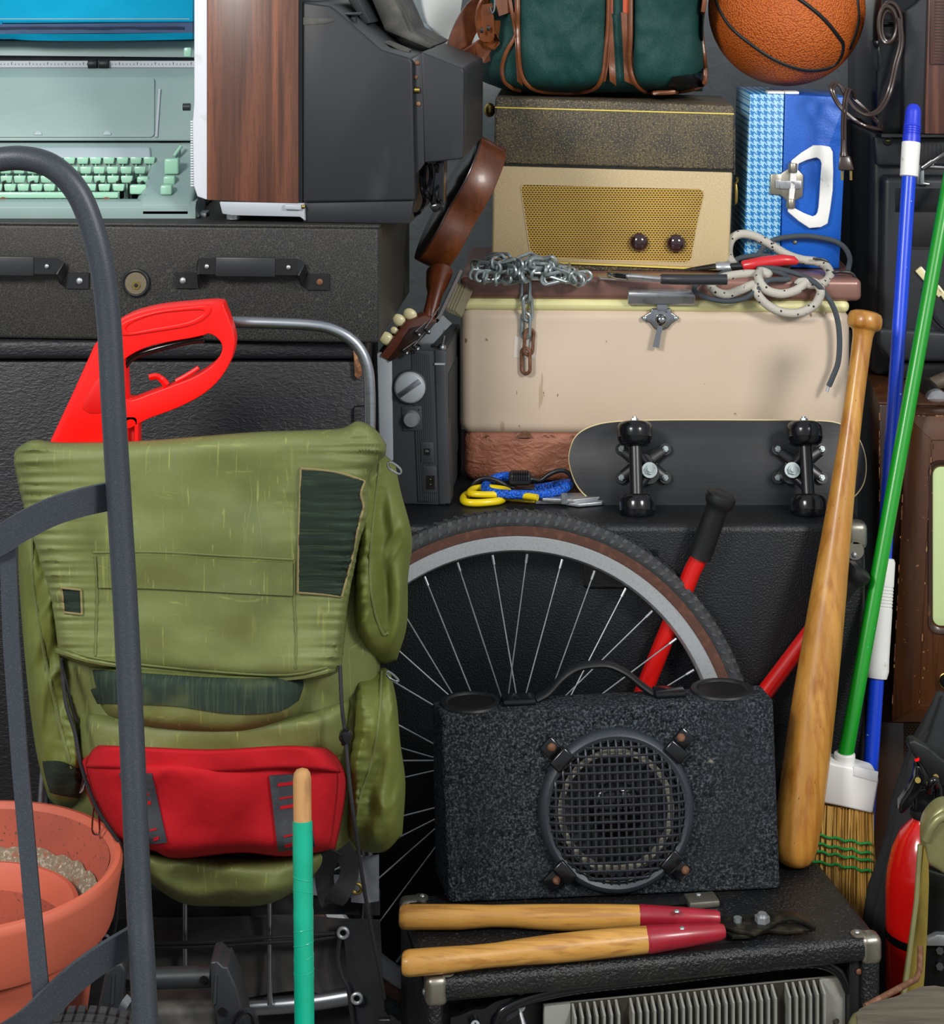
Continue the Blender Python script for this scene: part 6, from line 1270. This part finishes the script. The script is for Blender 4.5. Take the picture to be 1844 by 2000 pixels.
# ================================================================= SPEAKER BOX
a = onz(876, 1766, AZ+.001); c = onz(1525, 1738, AZ+.001); rz = math.atan2(c.y-a.y, c.x-a.x); Wd = (V((c.x, c.y))-V((a.x, a.y))).length
t = T('carpeted_speaker', 'grey carpeted speaker box with round wire grille and strap handle on the amplifier', 'speaker', (a.x, a.y, AZ+.001), rz=rz)
YT = .042                     # the front leans back by this at its top
o_ = t.I @ CAM
def ztop(row, x=1200): 
    # height of the front top edge, on local y = YT
    return t.L(x, row, YT).z
hL = t.L(862, 1398, YT); hR = t.L(1512, 1364, YT); bk = .10
H_ = (hL.z+hR.z)/2
Fn = V((0, -H_, YT)).normalized(); Fn = V((0, -H_, -YT*-1)).normalized()
def fs(px, py, off=0):        # point on the leaning front
    d = t.R @ V(((px-922)/F, 1, -(py+60)/F)); nn = V((0, -H_, YT)).normalized(); s_ = (-o_).dot(nn)/d.dot(nn); return o_+d*s_+nn*off
FM = Matrix((V((1, 0, 0)), V((0, YT, H_)).normalized(), V((1, 0, 0)).cross(V((0, YT, H_)).normalized()))).transposed().to_4x4()   # x, up the face, out of the face
t.part('box', B().hexa([(0, 0, 0), (Wd, 0, 0), (Wd+.004, bk, 0), (-.012, bk, 0), (hL.x, YT, hL.z), (hR.x, YT, hR.z), (hR.x-.006, bk, hR.z+.001), (hL.x-.010, bk, hL.z+.001)], .007, 4), M['carpet'])
# carpet fuzz along the edges as real fibres
b = B(); random.seed(9)
for k in range(1500):
    u, v = random.random(), random.random(); p = V((0, 0, 0)).lerp(V((Wd, 0, 0)), u).lerp(hL.lerp(hR, u), v)
    dr_ = V((random.uniform(-1, 1), -.5, random.uniform(-1, 1)))*.0022
    q = p+dr_; r = V((-dr_.z, 0, dr_.x))*.16
    f = [b.b.verts.new(z) for z in (p-r, p+r, q)]; b.b.faces.new(f)
t.part('carpet_fuzz', b, M['carpet'], kind='stuff')
# grille ring, mesh dome, cone behind
gc = fs(1203, 1581); rx = (fs(1350, 1581)-fs(1057, 1581)).length/2
def fc(r, a, off=0): return gc+FM.to_3x3() @ V((math.cos(a)*r, math.sin(a)*r, off))
FMc = AT(gc) @ FM
cone = t.part('speaker_cone', B().lathe([(rx*.93, .0035), (rx*.86, .006), (rx*.78, .0035), (rx*.74, .0015), (rx*.42, -.0), (rx*.36, .0012)], 64, FMc, cap=False).lathe([(rx*.95, .0008), (0.0001, .0008)], 64, FMc, cap=False), M['gloss_black'])
t.part('cone_surround', B().lathe([(rx*.92, .001), (rx*.915, .007), (rx*.86, .004), (rx*.70, .0025), (rx*.69, .001)], 64, FMc, cap=False), M['surround'], cone)
t.part('dust_cap', B().sph(gc, rx*.36, (1, 1, .35), 32, FM), M['gloss_black'], cone)
t.part('grille_ring', B().lathe([(rx*.885, .008), (rx*.90, .014), (rx*.95, .0165), (rx*1.0, .014), (rx*1.03, .008), (rx*1.035, .0005), (rx*.885, .0005)], 96, FMc, cap=False), M['truck'])
b = B(); nl = 18; rg = rx*.915; pit = 2*rg/nl
def dome(x, y): rr = min(1, math.hypot(x, y)/rg); return .012+.011*math.sqrt(max(0, 1-rr**4))
for k in range(1, nl):
    x = -rg+k*pit; ym = math.sqrt(rg*rg-x*x); st = 20
    for sw_ in (0, 1):
        pts = []
        for j in range(st+1):
            y = -ym+2*ym*j/st; q = (x, y) if sw_ == 0 else (y, x); pts.append(FMc @ V((q[0], q[1], dome(*q)+(.0006 if sw_ else 0))))
        b.tube(pts, .0020, 6)
t.part('wire_grille', b, M['chrome_dark'] if 'chrome_dark' in M else M.setdefault('chrome_dark', mat('dark_wire', '3c3f44', .25, .6)))
for x, y, ang, sx_, sy_ in ((1092, 1477, 135, 1076, 1457), (1318, 1461, 48, 1328, 1438), (1310, 1680, -45, 1336, 1696), (1098, 1700, 222, 1086, 1716)):
    c = fs(x, y); a_ = math.radians(ang); Mc = AT(c) @ FM @ Matrix.Rotation(a_-PI/2, 4, 'Z')
    cl = t.part('clamp', B().box((-.016, -.012, .012), (.016, .008, .021), .003, 3, Mc).box((-.012, .005, .0005), (.012, .030, .009), .003, 2, Mc), M['gloss_black'])
    t.part('clamp_screw', B().sph(fs(sx_, sy_, .0095), .0062, (1, 1, .5), 16, FM), M['rust'], cl)
t.part('clamp_screw_slot', B().box(fs(1074, 1457, .0125), fs(1079, 1459, .0125)+V((0, .001, .0))), M['socket_black'])
# top: ports and strap handle
def tp2(px, py, z): d = t.R @ V(((px-922)/F, 1, -(py+60)/F)); s_ = (z-o_.z)/d.z; return o_+d*s_
TS = t.L
for px, py, rr in ((920, 1375, .0335), (1410, 1345, .0355)):
    z = hL.z+(hR.z-hL.z)*((px-862)/650); c = V((tp2(px, py, z+.002).x, .085, z+.0005)); Mp = AT(c) @ Matrix.Scale(.92, 4, (0, 1, 0))
    pt_ = t.part('bass_port', B().lathe([(rr*1.35, 0), (rr*1.3, .003), (rr*1.08, .004), (rr, .002), (rr*.98, .0005), (rr*.9, .0005)], 40, Mp, cap=False), M['rubber'])
    t.part('port_hole', B().lathe([(rr*.98, .0012), (.0001, .0012)], 40, Mp, cap=False), M['socket_black'], pt_)
hy = .082
hz = lambda x: hL.z+(hR.z-hL.z)*((x-862)/650)
def hp2(x, y): return t.L(x, y, hy)
pts = [hp2(1048, 1366), hp2(1072, 1352), hp2(1100, 1322), hp2(1128, 1304), hp2(1160, 1298), hp2(1190, 1299), hp2(1222, 1314), hp2(1252, 1338), hp2(1280, 1358)]
t.part('strap_handle', B().tube(cr(pts, 6), .0105, 14, flat=.5, up=(0, 1, 0)), M['rubber'])
for x0, x1 in ((980, 1044), (1276, 1336)):
    za_ = hz((x0+x1)/2); xa = t.L(x0, 1370, hy).x; xb = t.L(x1, 1370, hy).x
    t.part('handle_end', B().box((xa, hy-.02, za_-.002), (xb, hy+.012, za_+.009), .003, 2), M['gloss_black'])
# ================================================================= AMPLIFIER
c0 = V((-.0587, -.368, 0)); c1 = V((.5637, -.252, 0)); rz = math.atan2(c1.y-c0.y, c1.x-c0.x); WA = (c1-c0).length; DA = .245; HA = AZ-.0005
t = T('amplifier', 'black tolex covered amplifier with metal corners and an aluminium finned heat sink', 'amplifier', (c0.x, c0.y, 0), rz=rz)
tk = .035
t.part('top_panel', B().box((0, 0, HA-tk), (WA, DA, HA), .012, 4), M['tolex'])
t.part('side_panel', B().box((0, 0, 0), (.022, DA, HA-.004), .009, 3), M['tolex'])
t.part('side_panel', B().box((WA-.026, 0, 0), (WA, DA, HA-.004), .009, 3), M['tolex'])
t.part('bottom_panel', B().box((0, .001, 0), (WA, DA, .02), .006, 3), M['tolex'])
t.part('rear_panel', B().box((.02, .055, .018), (WA-.024, .065, HA-tk+.002)), M['black_metal'])
t.part('inner_rail', B().box((WA-.042, .012, .02), (WA-.024, .05, HA-tk), .001), M['black_metal'])
t.part('top_recess_strip', B().box((.12, .010, HA), (.44, .024, HA+.0006)), M['socket_black'])
def crn(x, y, sx_, sy_, z=HA):
    return B().box((x-.002 if sx_ > 0 else x-.028, y-.002 if sy_ > 0 else y-.028, z-.038), (x+.028 if sx_ > 0 else x+.002, y+.028 if sy_ > 0 else y+.002, z+.002), .0095, 4)
for x, y, sx_, sy_ in ((0, 0, 1, 1), (WA, 0, -1, 1), (0, DA, 1, -1), (WA, DA, -1, -1)):
    if sy_ < 0 and sx_ < 0: continue
    cnr = t.part('metal_corner', crn(x, y, sx_, sy_), M['corner'])
    t.part('corner_lobe', B().lathe([(.011, 0), (.011, .0022), (.009, .003)], 20, AT((x+sx_*.028, y+sy_*.014, HA))), M['corner'], cnr)
    t.part('corner_screw', B().sph((x+sx_*.030, y+sy_*.014, HA+.004), .004, (1, 1, .5), 12).sph((x-sx_*.0025, y+sy_*.014, HA-.022), .004, (.5, 1, 1), 12), M['steel'], cnr)
ys = .028
def hs(x, y): return t.L(x, y, ys)
hl, hr = hs(1062, 1968), hs(1650, 1903); zs_b = .03; ztp = t.L(1355, 1935, ys).z
pl0 = t.part('heat_sink', B().box((hl.x, ys, zs_b), (hr.x, ys+.006, ztp), .0015), M['sink'])
t.part('flange', B().box((hl.x, ys-.003, zs_b), (hs(1114, 1960).x, ys, ztp), .001), M['sink'])
t.part('flange', B().box((hs(1602, 1908).x, ys-.003, zs_b), (hr.x, ys, ztp), .001), M['sink'])
t.part('fin_gap_shade', B().box((hs(1114, 1960).x, ys-.001, zs_b), (hs(1602, 1908).x, ys, ztp), .0), M['sink_shade'])  # added dark sheet, paints the shade in the gaps behind the fins
fx0 = hs(1118, 1960).x; fx1 = hs(1602, 1908).x; nf = 36; fh = ztp-zs_b
f0 = t.part('fin', B().hexa([(-.0016, -.020, 0), (.0016, -.020, 0), (.0013, 0, 0), (-.0013, 0, 0), (-.0016, -.019, fh-.012), (.0016, -.019, fh-.012), (.0016, 0, fh), (-.0016, 0, fh)]), M['sink'], ang=20)
f0.location = (fx0, ys, zs_b)
for k in range(1, nf):
    if k in (7, 29): continue
    f = dup(f0, t.e); f.location = (fx0+(fx1-fx0)*k/(nf-1), ys, zs_b)
t.part('flange_hole', B().lathe([(.0, 0), (.004, 0), (.0045, .0008)], 14, face((hr.x-.014, ys-.003, ztp-.06)), cap=False), M['socket_black'])
def al(x, y, yl): return t.L(x, y, yl)
for off, r in ((0, .0055), (7, .005)):
    t.part('cable', B().tube(cr([al(x, y+off, .018) for x, y in ((962, 2060), (970, 1990), (1000, 1962), (1060, 1940), (1150, 1924), (1300, 1908), (1450, 1889), (1560, 1877), (1610, 1880), (1640, 1898), (1656, 1930))]), r, 10), M['gloss_black'])
t.part('crumpled_tape', B().sheet([[al(880+22*i, 1985+18*j-6*i+random.uniform(-5, 5), .02+random.uniform(-.004, .004)) for i in range(7)] for j in range(5)], (0, .01, 0)), M['tape'], ang=20)
c = al(922, 1985, .03); t.part('knob', B().cyl(c+V((0, .02, 0)), c, .0105, n=24).cyl(c, c+V((0, -.022, -.0)), .0068, n=20), M['gloss_black'])
t.part('knob_cap', B().cyl(c+V((0, -.022, 0)), c+V((0, -.024, 0)), .0062, n=20), M['silver_paint']); t.part('knob_pointer', B().box(c+V((-.0009, -.0248, -.0042)), c+V((.0009, -.0239, .0042))), M['gloss_black'])
c = al(1012, 1962, .03); t.part('toggle_switch', B().cyl(c+V((0, .01, 0)), c+V((0, -.006, 0)), .009, n=12).tube([c, c+V((.003, -.016, -.014)), c+V((.004, -.020, -.020))], [.0028, .003, .0042], 10), M['steel'])
c = al(1678, 1898, .010); t.part('rail_screw', B().sph(c, .0045, (1, .5, 1), 12), M['rust'])
# carrying strap on the amplifier top, under the speaker
hy0 = t.w(onz(1180, 1769, HA)); hy1 = t.w(onz(1345, 1766, HA)); hy2 = t.w(onz(1402, 1765, HA))
t.part('carry_strap', B().strap([hy0+V((-.25, 0, .003)), hy1+V((0, 0, .006))], .006, .012, (0, 0, 1)), M['rubber'])
t.part('strap_clasp', B().box((hy1.x-.004, min(hy1.y, hy2.y)-.012, HA), (hy2.x, hy1.y+.014, HA+.010), .003, 2), M['corner'])
t.part('clasp_screw', B().sph((hy1.x+.016, hy1.y+.004, HA+.011), .004, (1, 1, .4), 12), M['steel'])
# loppers
t = T('loppers', 'garden loppers with ash wood handles and dark red ferrules lying on the amplifier', 'loppers', onz(1250, 1830, AZ))
def tb(pts, dz, nm, m, n=24, flat=1): 
    return t.part(nm, B().tube([t.w(onz(x, y, AZ+dz)) for x, y, r in pts], [r for x, y, r in pts], n, flat=flat), m)
u = [(779, 1791, .008), (781, 1791, .013), (786, 1791, .0155), (795, 1791, .0165), (850, 1791, .0165), (900, 1791, .0163), (960, 1789, .0142), (1000, 1789, .0147), (1060, 1791, .0165), (1110, 1792, .0172), (1180, 1791, .0165), (1250, 1789, .0145)]
tb(u, .018, 'wood_handle', M['ash'])
v_ = [(784, 1882, .008), (786, 1882, .013), (791, 1882, .0155), (800, 1881, .0168), (860, 1876, .0165), (920, 1870, .0148), (970, 1865, .0148), (1020, 1859, .0162), (1080, 1853, .0178), (1140, 1847, .0182), (1200, 1841, .0180), (1265, 1835, .0172)]
tb(v_, .020, 'wood_handle', M['ash'])
tb([(1249, 1789, .0148), (1252, 1789, .0152), (1330, 1791, .013), (1398, 1793, .0105), (1406, 1793, .0085)], .018, 'red_ferrule', M['grip_red'])
tb([(1263, 1835, .0175), (1268, 1835, .0178), (1340, 1827, .0150), (1405, 1820, .0115), (1414, 1819, .009)], .020, 'red_ferrule', M['grip_red'])
for x, y in ((1322, 1780), (1332, 1813)):
    p = t.w(onz(x, y, AZ+.033)); t.part('rivet', B().sph(p, .0042, (1, 1, .6), 12), M['steel'])
def bl(pts, dz, th_, nm='blade'): return t.part(nm, B().pri([t.w(onz(x, y, AZ+dz)) for x, y in pts], (0, 0, -th_), .0008), M['blade'])
bl([(1400, 1790), (1440, 1788), (1478, 1790), (1500, 1779), (1545, 1778), (1580, 1790), (1594, 1808), (1592, 1813), (1570, 1800), (1545, 1793), (1520, 1798), (1500, 1812), (1475, 1822), (1440, 1816), (1404, 1806)], .016, .005, 'hooked_blade')
bl([(1404, 1812), (1430, 1828), (1465, 1826), (1500, 1815), (1540, 1818), (1586, 1814), (1592, 1808), (1560, 1802), (1520, 1800), (1480, 1796), (1440, 1800)], .010, .005, 'cutting_blade')
p = t.w(onz(1489, 1800, AZ+.016)); t.part('pivot_nut', B().cyl(p, p+V((0, 0, .008)), .0105, n=6).cyl(p, p+V((0, 0, .012)), .006, n=16), M['steel'])
p = t.w(onz(1441, 1800, AZ+.016)); t.part('stop_bolt', B().cyl(p, p+V((0, 0, .006)), .0058, n=12), M['zinc'])
